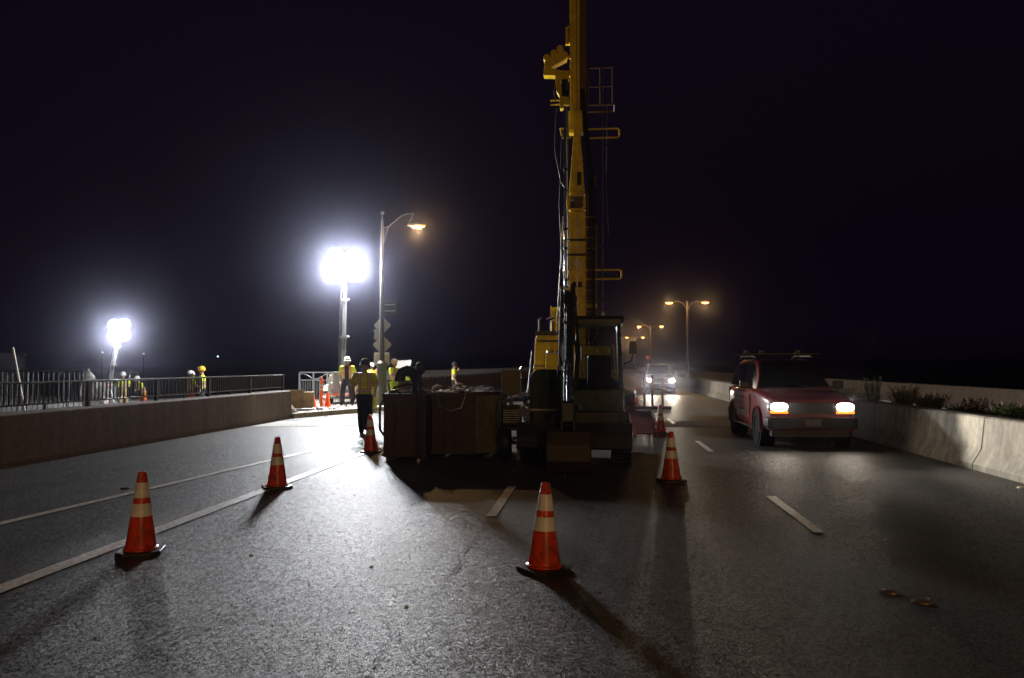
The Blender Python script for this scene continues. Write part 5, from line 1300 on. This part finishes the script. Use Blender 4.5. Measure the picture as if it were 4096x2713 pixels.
    for s in (-1, 1): ey.lathe([(0, -.009), (.009, 0), (0, .009)], c=(hd[0] + s * .032, hd[1] - .088, hd[2] + .002), n=8)
    ey.build('eyes', C_eye, t)
    return t
person('worker in open lime vest over dark shirt facing the viewer beside the light tower', (-9.5, 28.9, .15), 12, 1.80, 'pockets', 'wide', V_open, C_jeans, H_white)
person('man seen from behind in dark hard hat and lime vest walking past the bins', (-5.62, 18.45, 0), 188, 1.78, 'walk', 'walk', V_lime, C_blackp, H_dark, C_bootb, h=.013, muffs=True)
person('worker in lime trousers with folded arms looking right by the street lamp', (-7.72, 29.1, .16), 72, 1.70, 'crossed', 'stand', V_or, C_limep, H_white)
person('worker in white hard hat half hidden behind the walking man, right of the lamp base', (-9.05, 31.9, .135), 60, 1.66, 'down', 'stand', V_orange, C_jeans, H_white, h=.02)
person('worker whose white hard hat just shows between the walking man and the lamp pole', (-9.62, 32.6, .135), 40, 1.6, 'down', 'stand', V_lime, C_jeans, H_white, h=.02)
person('worker behind the far parapet with only white hard hat and face showing', (-10.1, 42.5, -.35), 20, 1.84, 'down', 'stand', V_lime, C_jeans, H_white, h=.02)
person('worker in lime vest standing far off on the road before the far parapet', (-6.75, 36.5, 0), 100, 1.78, 'phone', 'stand', V_lime, C_blackp, H_dark, h=.02)
person('worker in white hard hat and tan trousers leaning down at far left behind the railing', (-19.97, 31.0, -.35), 20, 1.7, 'front', 'stand', V_lime, C_tan, H_white, lean=.12)
person('worker in orange-edged vest bending beside the tan-trousered one at far left', (-19.35, 31.5, -.35), -30, 1.52, 'front', 'stand', V_or, C_orp, H_white, h=.02, lean=.5)
person('worker in white hard hat behind the near railing, left one of the pair', (-16.95, 31.0, -.35), 150, 1.74, 'front', 'stand', V_or, C_orp, H_white)
person('taller worker in yellow hard hat behind the near railing, right one of the pair', (-16.35, 30.8, -.35), -62, 1.93, 'down', 'stand', V_lime, C_jeans, H_yel)

# ------------------------------------------------------------------ shrubs in the median planter
M_leaf = [mat('shrub_leaf_%d' % i, c, .6, var=.35, scale=3) for i, c in enumerate(((.085, .14, .025), (.11, .15, .03), (.06, .1, .028)))]
M_flower = mat('dry_flower', (.3, .2, .22), .8, var=.3); M_stem = mat('shrub_stem', (.06, .045, .025), .9)
def shrub_mesh(seed, hgt, rad, nb):
    r = random.Random(seed); lf = MB(); stm = MB(); fl = MB()
    for i in range(nb):
        a = r.uniform(0, 2 * math.pi); q = rad * math.sqrt(r.random()) * .55; H = hgt * r.uniform(.55, 1.05)
        b0 = Vector((q * math.cos(a), q * math.sin(a), 0)); out = Vector((math.cos(a), math.sin(a), 0)) * rad * r.uniform(.15, .8)
        tip = b0 + out + Vector((0, 0, H)); mid = b0.lerp(tip, .55) + Vector((0, 0, H * .1))
        stm.tube([b0, mid, tip], [.006, .004, .002], 3)
        for k in range(13):
            f = .25 + .75 * k / 12; p = (b0.lerp(mid, f / .55) if f < .55 else mid.lerp(tip, (f - .55) / .45))
            an = r.uniform(0, 6.3); d = Vector((math.cos(an), math.sin(an), r.uniform(.2, .9))).normalized(); ln = r.uniform(.04, .09); sd = d.cross(Vector((0, 0, 1))).normalized() * ln * .2
            lf.add([p, p + d * ln * .5 + sd, p + d * ln, p + d * ln * .5 - sd], [(0, 1, 2, 3)])
        if r.random() < .3:
            fl.tube([tip, tip + Vector((r.uniform(-.02, .02), r.uniform(-.02, .02), .07))], [.009, .004], 4)
    return lf.mesh('foliage'), stm.mesh('stem'), fl.mesh('flower')
protos = [shrub_mesh(s, h, r_, n_) for s, h, r_, n_ in ((1, .34, .26, 46), (2, .42, .3, 54), (3, .28, .3, 46), (4, .62, .22, 40))]
PL = [(6.85, 10.2, 1), (7.2, 11.3, 0), (6.8, 12.2, 1), (7.3, 12.9, 2), (6.75, 13.5, 0), (7.1, 14.3, 2), (6.8, 15.2, 2), (7.3, 15.9, 0), (6.8, 16.8, 1), (7.2, 17.7, 2), (6.9, 18.6, 0), (7.3, 19.4, 1), (6.85, 20.2, 3), (7.1, 21.2, 2),
      (7.0, 23.0, 0), (6.9, 25.0, 1), (7.2, 27.5, 2)]
words = ['nearest the right picture edge', 'second', 'third', 'fourth', 'fifth', 'sixth', 'seventh', 'eighth', 'ninth', 'tenth', 'eleventh', 'twelfth', 'tall flowering', 'thirteenth', 'fourteenth', 'fifteenth', 'sixteenth']
for i, (x, y, k) in enumerate(PL):
    lab = 'low green shrub in the median planter nearest the right picture edge' if i == 0 else ('tall flowering shrub in the median planter just right of the red suv' if k == 3 else '%s low green shrub from the right picture edge in the median planter' % words[i])
    t = thing('shrub', lab, 'shrub', (x, y, .68), random.uniform(0, 6), 'shrubs in the median planter'); t.scale = (1, 1, random.uniform(.85, 1.2))
    for nm, me, m_ in zip(('foliage', 'stem', 'flower'), protos[k], (M_leaf[k % 3], M_stem, M_flower)):
        if len(me.polygons): part(nm, me, m_, t)

# ------------------------------------------------------------------ haze volume added for the glow round the lamps
M_haze = bpy.data.materials.new('glow_haze'); M_haze.use_nodes = True
nt = M_haze.node_tree; nt.nodes.remove(nt.nodes['Principled BSDF'])
pv = nt.nodes.new('ShaderNodeVolumePrincipled'); pv.inputs['Color'].default_value = (.72, .74, 1.0, 1); pv.inputs['Density'].default_value = HAZE; pv.inputs['Anisotropy'].default_value = .975
nt.links.new(pv.outputs[0], nt.nodes['Material Output'].inputs['Volume'])
hzb = MB().bb(-3100, 3100, -600, 5100, -4, 18).build('haze', M_haze); tag(hzb, 'thin added haze volume that makes the glow round the lamps', kind='stuff')
